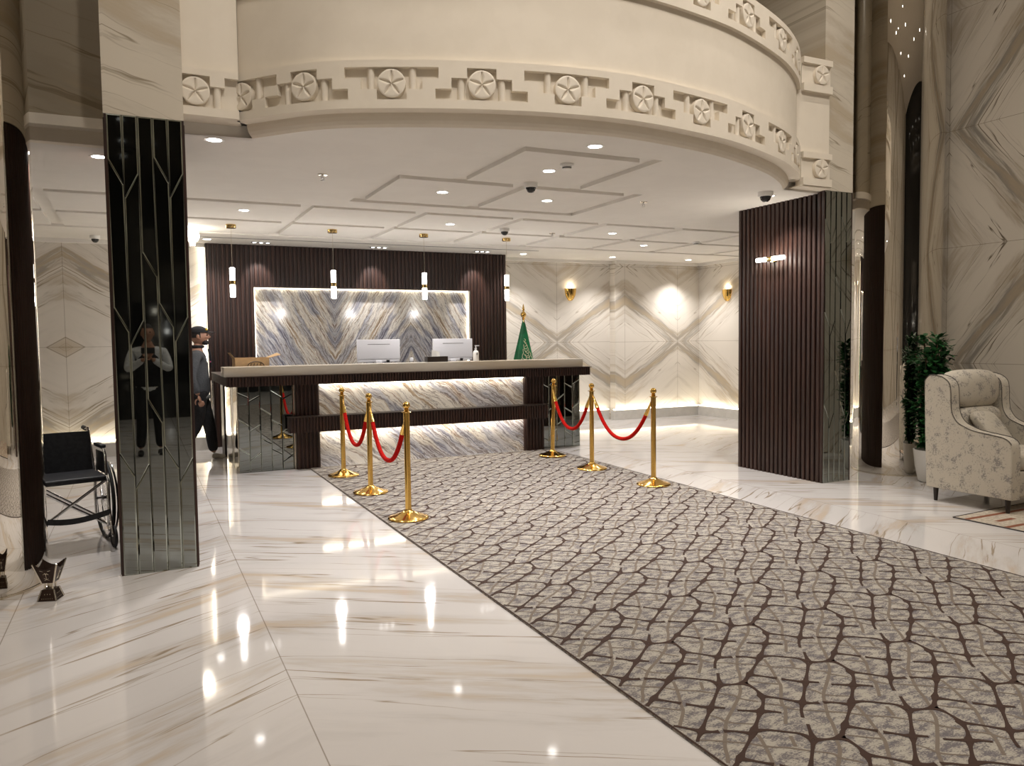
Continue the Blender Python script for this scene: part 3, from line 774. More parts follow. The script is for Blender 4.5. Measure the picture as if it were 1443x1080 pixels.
# left return of the desk
MB().box(.985, 1.15, Y(9.2), Y(10.86), 0, .97).build('side_carcass', M_WOODB, t); MB().box(5.25, 5.39, Y(9.25), Y(10.6), 0, .97).build('side_carcass', M_WOODB, t)
mb = MB(); mb.box(DX0, .985, Y(9.15), Y(9.55), .0, .975); mb.box(DX0, .985, Y(9.75), Y(10.55), 0, .975)
mb.build('side_mirror', plain('clear_mirror', (.72, .68, .58), .03, 1.0), t)
MB().box(DX0 - .002, .985, Y(9.55), Y(9.75), .0, .975).build('side_stone', M_SLAB, t)
mb = MB(); mb.box(.96, .985, Y(10.55), Y(10.88), 0, .975); mb.build('side_wood', M_WOOD, t)
MB().box(.845, .87, Y(10.82), Y(10.86), 0, .975).build('corner_post', M_STEEL, t)
# upper band
mb = MB(); mb.box(.87, 5.445, Y(8.968), Y(9.40), .975, 1.078); mb.box(.87, 1.15, Y(8.97), Y(10.86), .975, 1.078)
slats(mb, 'x', .87, 5.445, Y(8.968), .975, 1.074, pitch=.034, wd=.022, dp=.016, bev=.004)
slats(mb, 'y', Y(8.968), Y(10.86), .87, .975, 1.074, pitch=.034, wd=.022, dp=.014, bev=.004)
mb.build('slatted_band', M_WOOD, t)
MB().box(.852, 5.46, Y(8.95), Y(9.40), 1.076, 1.084).box(.852, 1.15, Y(9.40), Y(10.87), 1.076, 1.084).build('band_cap', M_WOOD, t)
MB().box(.835, 5.345, Y(8.99), Y(9.36), 1.085, 1.19, bev=.003).build('stone_counter', M_SLAB, t)
MB().box(1.15, 5.30, Y(9.40), Y(10.0), .74, .78).build('work_surface', M_WOOD, t)
# lower rail
mb = MB(); mb.box(1.50, 4.775, Y(8.915), Y(9.07), .436, .605); slats(mb, 'x', 1.50, 4.775, Y(8.915), .438, .603, pitch=.036, wd=.024, dp=.015, bev=.004)
mb.build('slatted_rail', M_WOOD, t)
MB().box(1.495, 4.78, Y(8.895), Y(9.08), .605, .617).build('rail_cap', M_LEGW, t)
MB().box(1.88, 4.51, Y(9.10), Y(9.125), .955, .972).build('light_strip', M_GLOWW, t)
MB().box(1.88, 4.51, Y(9.085), Y(9.125), .425, .434).build('light_strip', M_GLOWW, t)
area((3.2, 9.08, .965), (3.2, 9.14, .5), 2.6, 2.6, .03, WARM)
area((3.2, 9.06, .43), (3.2, 9.10, .0), 4.5, 2.6, .03, WARM)

# things on and behind the counter
def monitor(x, label):
    t = thing('monitor', (x, 10.0, .78), 0, label, 'computer', 'white computers on the desk')
    MB().box(-.285, .285, -.02, .02, .44, .70, bev=.006).build('back_shell', M_PLASTW, t)
    MB().box(-.28, .28, -.016, .022, .405, .44, bev=.004).build('chin', M_PLASTW, t)
    MB().box(-.15, .15, -.0215, -.019, .635, .640).build('vent_slot', M_BLACK, t)
    MB().box(-.275, .275, .021, .023, .45, .69).build('screen', M_DARKGL, t)
    mb = MB().box(-.04, .04, -.03, -.015, .02, .42, bev=.004).box(-.12, .12, -.08, .10, 0, .02, bev=.004); mb.build('stand', M_PLASTW, t)
    MB().box(.10, .14, -.026, -.018, .395, .43).build('cable_plug', M_BLACK, t)
monitor(2.845, 'white all-in-one computer seen from behind, left of the two on the desk')
monitor(3.885, 'white all-in-one computer seen from behind, right one beside the sanitizer bottle')
CT = 1.19
t = thing('tissue_box', (3.36, 9.22, CT), 0, 'dark brown tissue box with a white tissue on the counter', 'tissue box')
MB().box(-.135, .135, -.06, .06, 0, .068, bev=.004).build('box', M_LEGW, t)
MB().add([(-.06, 0, .066), (0, -.03, .066), (.05, .0, .066), (-.055, .01, .15), (-.01, -.02, .135), (.045, .01, .125), (0, .03, .13), (0, .03, .066)],
         [(0, 1, 4, 3), (1, 2, 5, 4), (2, 7, 6, 5), (7, 0, 3, 6)], smooth=True).build('tissue', M_WHITE, t)
t = thing('sanitizer_bottle', (3.89, 9.20, CT), 0, 'white pump sanitizer bottle on the counter, right end', 'bottle')
MB().lathe([(.036, 0), (.038, .01), (.038, .10), (.030, .125), (.014, .135), (.014, .15)], (0, 0, 0), 24).build('bottle_body', M_WHITE, t)
MB().lathe([(.015, .148), (.015, .165), (.006, .167), (.006, .19)], (0, 0, 0), 16).box(-.012, .045, -.008, .008, .188, .200).build('pump', M_PLASTW, t)
mb = MB()
for z, wd in ((.098, .022), (.088, .026), (.080, .018)): mb.box(-wd / 2, wd / 2, -.0405, -.037, z, z + .004)
mb.build('printed_lettering', M_BLACK, t)
t = thing('small_pot', (3.02 + .36, 9.42, .0), 0)
bpy.data.objects.remove(t)
t = thing('desk_gadget', (3.30, 10.02, .78), 0, 'small white knob-like gadget on the desk between the computers', 'gadget')
MB().lathe([(.045, 0), (.045, .012), (.012, .02), (.012, .40), (.024, .405), (.026, .44), (.018, .455)], (0, 0, 0), 20).build('stem_and_knob', M_PLASTW, t)
t = thing('cardboard_box', (1.18, 9.52, 1.085), 0, 'open brown cardboard box behind the counter, left end', 'box')
mb = MB().box(-.19, .19, -.14, -.136, 0, .20).box(-.19, .19, .136, .14, 0, .20).box(-.19, -.186, -.14, .14, 0, .20).box(.186, .19, -.14, .14, 0, .20).box(-.19, .19, -.14, .14, 0, .004)
mb.build('box_walls', M_CARD, t)
MB().add([(-.19, -.14, .2), (-.19, .14, .2), (-.235, .14, .26), (-.235, -.14, .26), (-.194, -.14, .2), (-.194, .14, .2), (-.239, .14, .26), (-.239, -.14, .26)],
         [(0, 1, 2, 3), (4, 5, 6, 7), (0, 3, 7, 4), (1, 2, 6, 5), (2, 3, 7, 6)]).build('flap', M_CARD, t)
MB().add([(.19, -.14, .2), (.19, .14, .2), (.32, .14, .17 + .08), (.32, -.14, .17 + .06), (.19, -.14, .196), (.19, .14, .196), (.32, .14, .246), (.32, -.14, .226)],
         [(0, 1, 2, 3), (4, 5, 6, 7), (0, 3, 7, 4), (1, 2, 6, 5), (2, 3, 7, 6)]).build('flap', M_CARD, t)
mb = MB().tube([(.04 + .09 * math.cos(PI * k / 14), -.1415, .105 + .05 * math.sin(PI * k / 14)) for k in range(15)], .004, 6)
for k in range(4): mb.tube([(-.02 + k * .035, -.1415, .11), (-.01 + k * .035, -.1415, .135)], .004, 6)
mb.build('printed_mark', M_BLACK, t)

# flag behind the desk
t = thing('flag_on_pole', (5.42, 10.9, 0), 0, 'green flag with cream script hanging from a gold-topped pole', 'flag')
MB().lathe([(.13, 0), (.14, .02), (.12, .05), (.03, .07), (.016, .09), (.016, 1.78)], (0, 0, 0), 24).build('pole', M_BRASS, t)
MB().lathe([(.016, 1.76), (.028, 1.775), (.014, 1.79), (.036, 1.815), (.046, 1.84), (.040, 1.865), (.018, 1.885), (.012, 1.90), (.02, 1.91), (.018, 1.93), (.010, 1.98), (.001, 2.01)], (0, 0, 0), 24).build('finial', M_GOLD, t)
v = []; n = 40; NZ = 24
for j in range(NZ + 1):
    q = j / NZ; z = 1.765 - 1.05 * q; r = .012 + .235 * q ** .9
    for i in range(n):
        a = 2 * PI * i / n; fr = 1 + .13 * q * math.sin(7 * a + 1.5 * q) + .05 * q * math.sin(3 * a)
        v.append((r * math.cos(a) * fr, r * .6 * math.sin(a) * fr, z))
MB().add(v, [(j * n + i, j * n + (i + 1) % n, (j + 1) * n + (i + 1) % n, (j + 1) * n + i) for j in range(NZ) for i in range(n)], smooth=True).build('flag_cloth', M_GREEN, t)
def flag_surf(u, z):
    q = (1.765 - z) / 1.05; r = .012 + .235 * q ** .9; x = u
    a = -math.acos(max(-.98, min(.98, x / max(r, .03)))); fr = 1 + .13 * q * math.sin(7 * a + 1.5 * q) + .05 * q * math.sin(3 * a)
    return (r * math.cos(a) * fr, r * .6 * math.sin(a) * fr - .004, z)
mb = MB()
script = [[(-.02, 1.47), (0, 1.45), (-.015, 1.42), (.01, 1.40)], [(-.03, 1.44), (-.01, 1.40), (.02, 1.37), (-.02, 1.35)], [(0, 1.39), (.03, 1.35), (.0, 1.31), (-.03, 1.33)],
          [(-.035, 1.38), (-.03, 1.30), (0, 1.27), (.03, 1.30)], [(.04, 1.33), (.05, 1.27), (.02, 1.24), (-.02, 1.27)], [(-.05, 1.31), (-.045, 1.24), (-.01, 1.20), (.03, 1.21)],
          [(.06, 1.27), (.08, 1.22), (.05, 1.18), (.0, 1.18)], [(-.06, 1.24), (-.07, 1.18), (-.03, 1.15), (.02, 1.14)], [(.03, 1.25), (.06, 1.15), (.02, 1.10)],
          [(-.02, 1.23), (-.01, 1.16), (-.05, 1.10)], [(.09, 1.20), (.10, 1.13), (.06, 1.08)], [(-.08, 1.17), (-.09, 1.10), (-.05, 1.06)]]
for st in script:
    P = [flag_surf(*p) for p in catmull(st, 5)]; mb.tube(P, .0042, 5)
mb.build('cream_script', M_CREAMT, t)

# ------------------------------------------------------------------ carpet of half-metre tiles
M_CARP = NG('woven_stone_carpet'); X = M_CARP.xyz()
v1 = M_CARP.noise(M_CARP.comb(M_CARP.ma('MULTIPLY', X[0], 95.0), M_CARP.ma('MULTIPLY', X[1], 170.0), 0.0), 1, 4, .7)
v2 = M_CARP.noise(M_CARP.comb(M_CARP.ma('MULTIPLY', X[0], 16.0), M_CARP.ma('MULTIPLY', X[1], 30.0), 2.0), 1, 2, .5)
cc = M_CARP.mix(M_CARP.mr(M_CARP.ma('ADD', v1, M_CARP.ma('MULTIPLY', M_CARP.ma('SUBTRACT', v2, .5), .75)), .42, .60), (.40, .37, .315), (.145, .13, .135))
M_CARP.set(Base_Color=cc, Roughness=.95); M_CARP = M_CARP.m
M_CBR = plain('carpet_brown_line', (.050, .026, .018), .95); M_CTA = plain('carpet_taupe_line', (.185, .150, .120), .95)
DK = [[(-0.06, 0.001), (-0.015, -0.019), (0.038, -0.033)],
      [(-0.062, -0.001), (-0.234, -0.148), (-0.379, -0.272), (-0.428, -0.313), (-0.47, -0.362)],
      [(-0.492, -0.407), (-0.531, -0.459), (-0.558, -0.499)],
      [(0.038, -0.033), (0.044, -0.073), (0.028, -0.138), (-0.015, -0.201), (-0.088, -0.261), (-0.221, -0.367), (-0.312, -0.431), (-0.462, -0.532)],
      [(0.02, -0.154), (0.067, -0.202), (0.111, -0.256), (0.141, -0.285), (0.179, -0.302)],
      [(0.195, -0.307), (0.231, -0.326), (0.270, -0.364)],
      [(-0.378, -0.483), (-0.335, -0.527), (-0.306, -0.56)],
      [(-0.295, -0.574), (-0.267, -0.6), (-0.245, -0.627), (-0.211, -0.647), (-0.179, -0.669)],
      [(-0.149, -0.204), (-0.112, -0.229), (-0.079, -0.251), (-0.043, -0.269), (-0.012, -0.296)],
      [(-0.204, -0.356), (-0.156, -0.373), (-0.102, -0.418), (-0.07, -0.449), (-0.062, -0.495)]]
TP = [[(0.014, -0.033), (-0.027, -0.085), (-0.085, -0.134), (-0.169, -0.197), (-0.244, -0.252), (-0.301, -0.312), (-0.373, -0.393), (-0.41, -0.449), (-0.472, -0.527)],
      [(-0.251, -0.249), (-0.253, -0.219), (-0.276, -0.178)], [(-0.25, -0.256), (-0.22, -0.283), (-0.167, -0.316)],
      [(-0.281, -0.418), (-0.233, -0.466), (-0.183, -0.498), (-0.135, -0.544), (-0.076, -0.597), (-0.072, -0.629), (-0.049, -0.659), (-0.027, -0.685)],
      [(-0.027, -0.203), (0.027, -0.246), (0.055, -0.301), (0.116, -0.342), (0.211, -0.41)],
      [(-0.212, -0.385), (-0.253, -0.468), (-0.319, -0.579), (-0.346, -0.623), (-0.444, -0.725), (-0.477, -0.779), (-0.564, -0.869)],
      [(-0.427, -0.53), (-0.382, -0.57), (-0.341, -0.603)], [(-0.114, -0.442), (-0.153, -0.506)]]
mb = MB()
CW = [(1.735, 9.06), (4.885, 9.06), (4.60, -.8), (1.735, -.8)]
CZ = .007
mb.prism(CW, 'z', 0.0, CZ, 0)
def inside(x, y):
    return 1.745 < x < 4.60 + (y + .8) / 9.86 * .285 - .012 and -.79 < y < 9.05
def strokes(lists, mi, wmin, wmax, z, thins=(), wthin=.008):
    proto = []
    CM = [catmull(L, 5) for L in lists]
    for li, P in enumerate(CM):
        n = len(P) - 1; ws = []
        thin = wthin if li in thins else wmin
        for k in range(n + 1):
            dm = 9.0
            for lj, Q in enumerate(CM):
                if lj in thins and li not in thins: continue
                for q in Q:
                    dx, dy = (q[0] - P[k][0] + .25) % .5 - .25, (q[1] - P[k][1] + .25) % .5 - .25
                    if lj != li: dm = min(dm, math.hypot(dx, dy))
            ws.append(thin + (wmax - thin) * math.exp(-(dm / .022) ** 1.3) * (.4 if li in thins else 1))
        V = []
        for k in range(n + 1):
            a, b = P[max(k - 1, 0)], P[min(k + 1, n)]
            d = Vector((b[0] - a[0], b[1] - a[1])).normalized()
            V.append(((P[k][0] - d.y * ws[k] / 2, P[k][1] + d.x * ws[k] / 2), (P[k][0] + d.y * ws[k] / 2, P[k][1] - d.x * ws[k] / 2)))
        proto.append(V)
    for i in range(-6, 8):
        for j in range(-9, 16):
            ox, oy = 2.693 + i * .5, 2.996 + j * .5
            if not (.9 < ox < 5.9 and -1.5 < oy < 10.4): continue
            for li, V in enumerate(proto):
                keep = [inside(a[0] + ox, a[1] + oy) and inside(b[0] + ox, b[1] + oy) for a, b in V]
                for k in range(len(V) - 1):
                    if keep[k] and keep[k + 1]:
                        a, b = V[k]; c, d = V[k + 1]
                        zz = z + li * 5e-5; mb.add([(a[0] + ox, a[1] + oy, zz), (b[0] + ox, b[1] + oy, zz), (d[0] + ox, d[1] + oy, zz), (c[0] + ox, c[1] + oy, zz)], [(0, 1, 2, 3)], mi)
strokes(TP, 2, .014, .030, CZ + .0006, (1, 2, 3, 4, 6)); strokes(DK, 1, .0125, .040, CZ + .0012)
for a, b in zip(CW, CW[1:] + CW[:1]):   # bound edge
    d = (Vector(b) - Vector(a)).normalized(); n_ = Vector((-d.y, d.x)) * -.010
    mb.add([(*a, CZ + .0018), (*b, CZ + .0018), (b[0] + n_.x, b[1] + n_.y, CZ + .0018), (a[0] + n_.x, a[1] + n_.y, CZ + .0018)], [(0, 1, 2, 3)], 1)
tag(mb.build('carpet', [M_CARP, M_CBR, M_CTA]), 'long grey carpet with a brown cracked-stone pattern leading to the desk', 'carpet')

# ------------------------------------------------------------------ stanchions and velvet ropes
def stanchion():
    t = thing('stanchion', (0, 0, 0), 0)
    prof = [(.165, 0), (.168, .008), (.163, .016), (.15, .020), (.10, .035), (.055, .055), (.034, .066), (.030, .075)]
    MB().lathe(prof, (0, 0, 0), 40).build('base', M_GOLD, t)
    MB().lathe([(.025, .066), (.025, .868)], (0, 0, 0), 28).build('post', M_GOLD, t)
    MB().lathe([(.040, .866), (.041, .872), (.024, .874), (.018, .882), (.024, .89), (.014, .897), (.016, .903)], (0, 0, 0), 24).build('collar', M_GOLD, t)
    MB().ball((0, 0, .925), .031, 20).build('ball_finial', M_GOLD, t)
    return t
ST = [(1.965, 8.37), (1.965, 7.28), (1.945, 6.06), (4.585, 8.46), (4.515, 7.41), (4.545, 6.30)]
SL = ['gold stanchion with a ball top, left row, farthest, by the desk', 'gold stanchion in the middle of the left row on the carpet edge', 'gold stanchion with a ball top, left row, nearest the camera',
      'gold stanchion with a ball top, right row, leaning, nearest the desk', 'gold stanchion in the middle of the right row', 'gold stanchion with a ball top, right row, nearest the slatted column']
s0 = stanchion()
for i, (x, y) in enumerate(ST):
    o = s0 if i == 0 else copy_tree(s0); o.location = (x, y, .0135 if i == 3 else .0085)
    if i == 3: o.rotation_euler = (0, math.radians(1.6), 0)
    tag(o, SL[i], 'stanchion', 'gold rope stanchions')
def rope(a, b, sag, label):
    A, B = Vector((*ST[a], .835)), Vector((*ST[b], .835)); d = (B - A).normalized()
    t = thing('velvet_rope', (A + B) / 2, 0, label, 'rope', 'red velvet ropes between the stanchions')
    mid = (A + B) / 2; A1 = A + d * .030; B1 = B - d * .030
    f = lambda q: A1.lerp(B1, q) - Vector((0, 0, sag * (1 - abs(2 * q - 1) ** 2.2))) - mid
    MB().tube([f(.075 + .85 * k / 24) for k in range(25)], .0195, 12).build('velvet_cord', M_RED, t)
    for q0, q1, q2 in ((0, .05, .085), (1, .95, .915)):
        MB().tube([f(q0), f((q0 + q1) / 2), f(q1), f(q2)], [.006, .010, .017, .022], 12).build('gold_hook', M_GOLD, t)
rope(0, 1, .43, 'red velvet rope of the left row, farther one by the desk')
rope(1, 2, .43, 'red velvet rope of the left row, nearer one')
rope(3, 4, .43, 'red velvet rope of the right row, farther one')
rope(4, 5, .43, 'red velvet rope of the right row, nearer one before the marble wall')

# ------------------------------------------------------------------ wheelchair
t = thing('wheelchair', (-.53, 6.50, 0), math.radians(14), 'folding wheelchair with black seat and chrome frame behind the round mirror column', 'wheelchair')
hw = .23
def xr(s_, x): return s_ * x
# local: faces -y; wheels at x = +-.27
for sx in (-1, 1):
    wn = MB(); R0 = .30; cx = sx * .285
    wn.tube([(cx, R0 * math.cos(a) + .06, R0 + R0 * math.sin(a) * .985) for a in [2 * PI * k / 48 for k in range(48)]], .013, 8, closed=True)
    wh = wn.build('rear_wheel', M_RUBBER, t)
    sp = MB()
    for k in range(20):
        a = 2 * PI * k / 20; sp.tube([(cx + sx * .012 * (-1) ** k, .06, R0), (cx, .06 + .285 * math.cos(a), R0 + .285 * math.sin(a))], .0016, 4)
    sp.lathe([(.022, -.02), (.022, .02)], (cx, .06, R0), 14, axis=(1, 0, 0)); sp.build('spokes', M_STEEL, wh)
    MB().tube([(cx + sx * .035, .06 + .265 * math.cos(a), R0 + .265 * math.sin(a)) for a in [2 * PI * k / 40 for k in range(40)]], .008, 6, closed=True).build('push_rim', M_STEEL, wh)
    fc = MB().tube([(sx * .255, -.34 + .07 * math.cos(a), .08 + .07 * math.sin(a)) for a in [2 * PI * k / 24 for k in range(24)]], .012, 8, closed=True)
    fc.lathe([(.055, -.008), (.055, .008)], (sx * .255, -.34, .08), 18, axis=(1, 0, 0)); fc.build('caster', M_RUBBER, t)
    fr = MB()
    fr.tube([(sx * (hw - .03), .17, .82), (sx * (hw - .03), .10, .83), (sx * (hw - .028), .09, .79), (sx * hw, .08, .5), (sx * hw, .08, .16)], .011, 10)
    fr.tube([(sx * hw, .08, .16), (sx * hw, -.30, .16), (sx * hw, -.34, .20), (sx * hw, -.34, .48), (sx * hw, -.30, .505), (sx * hw, .08, .505)], .011, 10)
    fr.tube([(sx * .245, .07, .70), (sx * .245, -.16, .70), (sx * .245, -.21, .66), (sx * .245, -.225, .505)], .010, 10)
    fr.tube([(sx * .25, -.34, .20), (sx * .25, -.34, .08)], .009, 8); fr.tube([(sx * .27, .06, .3), (sx * hw, .06, .3)], .012, 8)
    fr.tube([(sx * hw, -.34, .3), (sx * .225, -.45, .12)], .010, 8)
    fr.build('side_frame', M_STEEL, t)
    MB().box(sx * .245 - .02, sx * .245 + .02, -.16, .06, .70, .725, bev=.008).build('armrest_pad', M_BLACKF, t)
    MB().box(sx * .245 - .004, sx * .245 + .004, -.20, .07, .52, .67).build('skirt_guard', M_BLACKF, t)
    MB().tube([(sx * (hw - .03), .17, .82), (sx * (hw - .03), .26, .825)], .016, 10).build('push_handle', M_RUBBER, t)
v = []; 
for j in range(9):
    z = .50 + .31 * j / 8
    for i in range(9):
        x = (-.225 + .45 * i / 8) * (1 - .12 * j / 8); v.append((x, .075 + .035 * math.sin(PI * i / 8), z))
b = len(v); v += [(x, y + .012, z) for x, y, z in v]
ff = [(j * 9 + i, j * 9 + i + 1, (j + 1) * 9 + i + 1, (j + 1) * 9 + i) for j in range(8) for i in range(8)]
MB().add(v, ff + [tuple(b + k for k in f) for f in ff] + [(64 + 8 + i - 0, 64 + 8 + i + 1, b + 73 + i, b + 72 + i) for i in range(8)], smooth=True).build('backrest', M_BLACKF, t)
MB().box(-.225, .225, -.335, .06, .485, .525, bev=.015).build('seat', M_BLACKF, t)
MB().tube([(-hw, -.26, .485), (hw, -.22, .16)], .010, 8).tube([(hw, -.28, .485), (-hw, -.24, .16)], .010, 8).tube([(-.2, 0, .48), (hw, .02, .17)], .009, 8).build('cross_brace', M_STEEL, t)
mb = MB(); pts = [(-.23 + .46 * k / 12, -.38 + .05 * math.sin(PI * k / 12), .27 - .045 * math.sin(PI * k / 12)) for k in range(13)]
mb.add([(x, y, z - .02) for x, y, z in pts] + [(x, y, z + .02) for x, y, z in pts], [(k, k + 1, 14 + k, 13 + k) for k in range(12)], smooth=True)
mb.add([(x, y + .004, z - .02) for x, y, z in pts] + [(x, y + .004, z + .02) for x, y, z in pts], [(k, k + 1, 14 + k, 13 + k) for k in range(12)], smooth=True)
mb.build('calf_strap', M_BLACKF, t)

# ------------------------------------------------------------------ incense burner on the floor
t = thing('incense_burner', (-.50, 5.13, 0), math.radians(-18), 'small dark brown and silver incense burner standing by the round column', 'incense burner')
def frustum(mb, w0, w1, z0, z1, mi=0, curve=0.0, n=8):
    prev = None
    for side in range(4):
        m = Matrix.Rotation(side * PI / 2, 4, 'Z'); v = []
        for j in (0, 1):
            hw_ = (w0, w1)[j] / 2; z = (z0, z1)[j]
            for i in range(n + 1):
                q = i / n; zz = z + (curve * (abs(2 * q - 1) ** 1.6) if j else 0); k = 1 + (curve * .25 * abs(2 * q - 1) if j else 0)
                v.append(m @ Vector(((-hw_ + 2 * hw_ * q) * k, -hw_ * k, zz)))
        mb.add(v, [(i, i + 1, n + 2 + i, n + 1 + i) for i in range(n)], mi)
    return mb
mb = frustum(MB(), .100, .066, 0, .062); mb.box(-.05, .05, -.05, .05, 0, .004); frustum(mb, .0, .066, .062, .0621)
mb.build('foot', M_DARKM, t)
mb = MB()
for sx in (-1, 1):
    for sy in (-1, 1): mb.tube([(sx * .020, sy * .020, .060), (sx * .020, sy * .020, .105)], .0055, 8)
mb.tube([(0, 0, .06), (0, 0, .105)], .006, 8); mb.build('neck_rods', M_SILV, t)
mb = frustum(MB(), .062, .120, .100, .185, curve=.032); frustum(mb, .0, .062, .100, .1001); frustum(mb, .055, .112, .11, .184, curve=.032)
mb.build('bowl', M_DARKM, t)
mb = MB()
for k in range(4):
    a = PI / 4 + k * PI / 2; c, s_ = math.cos(a) * math.sqrt(2), math.sin(a) * math.sqrt(2)
    mb.tube([(c * .0315, s_ * .0315, .100), (c * .0645, s_ * .0645, .217)], .0045, 6); mb.tube([(c * .050, s_ * .050, 0.002), (c * .033, s_ * .033, .062)], .004, 6)
mb.build('corner_strips', M_SILV, t)
for side in (0, 1, 2, 3):
    m = Matrix.Rotation(side * PI / 2, 4, 'Z'); mb = MB()
    def fp(x, z): return (x, -.031 - (z - .1) / .085 * .029 - .0012, z)
    mb.tube([fp(0, .125), fp(0, .155)], .0016, 5)
    for a in (-1, 1):
        mb.tube([fp(0, .155), fp(a * .008, .160), fp(a * .014, .154)], .0018, 5); mb.tube([fp(0, .155), fp(a * .006, .166)], .0018, 5)
        mb.tube([fp(-a * .012, .118), fp(0, .124), fp(a * .012, .132)], .0014, 5); mb.tube([fp(a * .012, .175), fp(a * .028, .180)], .0016, 5)
    mb.xf(m).build('palm_and_swords_emblem', M_SILV, t)
    mb = MB()
    for i in range(6): mb.tube([((i - 2.5) * .011, -.0475, .012), ((i - 2.5) * .011, -.0465, .016)], .002, 5)
    for i in range(3): mb.tube([((i - 1) * .014, -.042, .035), ((i - 1) * .014, -.0405, .040)], .0025, 5)
    mb.xf(m).build('dotted_inlay', M_SILV, t)

# ------------------------------------------------------------------ armchair
t = thing('armchair', (6.225, 4.56, 0), 0, 'mottled beige wing armchair with dark legs before the marble wall', 'armchair')
# local: x to the right 0..W, front towards -y
AW, TH = .80, .115
def prof():   # (y, z) outline of a side panel with wing
    return [(.03, .12), (.05, .60), (.06, 1.00), (.05, 1.06), (.0, 1.10), (-.10, 1.085), (-.165, 1.04), (-.185, .97), (-.19, .85), (-.205, .77), (-.25, .705), (-.32, .67), (-.40, .645), (-.56, .625),
            (-.65, .61), (-.70, .575), (-.715, .52), (-.715, .12)]
for x0 in (0, AW - TH):
    P = prof(); P = P[:1] + [tuple(p) for p in catmull(P[1:-1], 4)] + P[-1:]
    bm = bmesh.new(); vv = [bm.verts.new((x0, p[0], p[1])) for p in P]; f = bm.faces.new(vv)
    r = bmesh.ops.extrude_face_region(bm, geom=[f]); bmesh.ops.translate(bm, verts=[g for g in r['geom'] if isinstance(g, bmesh.types.BMVert)], vec=(TH, 0, 0))
    E_ = [e for e in bm.edges if abs(e.verts[0].co.x - e.verts[1].co.x) < 1e-6]
    bmesh.ops.bevel(bm, geom=E_, offset=.018, segments=3, affect='EDGES', clamp_overlap=True)
    sp_ = MB().bm(bm, 0, True).build('side_panel', M_CHAIR, t)
    mb = MB()
    for xx in (x0 + .004, x0 + TH - .004): mb.tube([(xx, p[0], p[1] + .003) for p in P[4:-4]], .0035, 6)
    mb.build('piping', M_PIPE, sp_)
MB().box(TH - .01, AW - TH + .01, -.12, .05, .14, 1.02, bev=.03).build('back', M_CHAIR, t)
mb = MB(); N_ = 16
def cushion(x0, x1, y0, y1, z0, z1, pw=4.0, pin=0):
    bm = bmesh.new(); bmesh.ops.create_uvsphere(bm, u_segments=32, v_segments=20, radius=1)
    sg = lambda a, p: math.copysign(abs(a) ** (1 / p), a)
    for v in bm.verts:
        l = (abs(v.co.x) ** pw + abs(v.co.y) ** pw + abs(v.co.z) ** pw) ** (1 / pw); q = v.co / l
        v.co = ((x0 + x1) / 2 + q.x * (x1 - x0) / 2 * (1 - pin * (1 - q.z ** 2)), (y0 + y1) / 2 + q.y * (y1 - y0) / 2 * (1 - 2.5 * pin * min(1, abs(q.x * q.z))), (z0 + z1) / 2 + q.z * (z1 - z0) / 2)
    return MB().bm(bm, 0, True)
cushion(TH - .03, AW - TH + .03, -.21, .06, .80, 1.14, 3.2).build('head_roll', M_CHAIR, t)
cushion(TH - .005, AW - TH + .005, -.22, -.08, .50, .82, 4).build('back_cushion', M_CHAIR, t)
cushion(TH - .003, AW - TH + .003, -.735, -.10, .33, .50, 5).build('seat_cushion', M_CHAIR, t)
MB().box(TH - .01, AW - TH + .01, -.70, .0, .13, .34, bev=.02).build('seat_frame', M_CHAIR, t)
for lx, ly in ((.05, -.03), (AW - .05, -.03), (.05, -.66), (AW - .05, -.66)):
    MB().lathe([(.015, .0), (.024, .14)], (lx, ly, 0), 18).build('leg', M_LEGW, t)
o = tag(cushion(-.21, .21, -.055, .055, -.17, .17, 5.0, .16).build('throw_pillow', M_CHAIR), 'small mottled beige pillow lying in the wing armchair', 'pillow')
o.location = (6.60, 4.255, .635); o.rotation_euler = (math.radians(-38), math.radians(4), math.radians(8))

# small rug under the armchair's front legs
g = NG('rug_weave'); X = g.xyz()
sx_ = g.ma('ABSOLUTE', g.ma('SUBTRACT', g.ma('FRACT', g.ma('MULTIPLY', X[1], 6.5)), .5))
dash = g.noise(g.comb(g.ma('MULTIPLY', X[0], 3.0), g.ma('MULTIPLY', g.ma('FLOOR', g.ma('MULTIPLY', X[1], 6.5)), 3.7), 0.0), 1, 1)
msk = g.ma('MULTIPLY', g.mr(sx_, .12, .16, 1, 0), g.mr(dash, .47, .50))
g.set(Base_Color=g.mix(msk, g.mix(g.mr(g.noise(g.obj, 40, 3), .4, .6), (.50, .44, .35), (.36, .31, .25)), (.20, .065, .03)), Roughness=.95)
mb = MB().prism([(5.78, 4.02), (8.7 - 1.0, 4.12), (7.70, 2.2), (5.82, 2.2)], 'z', 0, .006)
mb2 = mb.build('small_rug', g.m); tag(mb2, 'small beige rug with rust dashes under the armchair front legs', 'rug')
MB().tube([(5.78, 4.02, .005), (7.7, 4.12, .005)], .005, 6).tube([(5.78, 4.02, .005), (5.82, 2.2, .005)], .005, 6).build('rug_binding', M_LEGW, mb2)

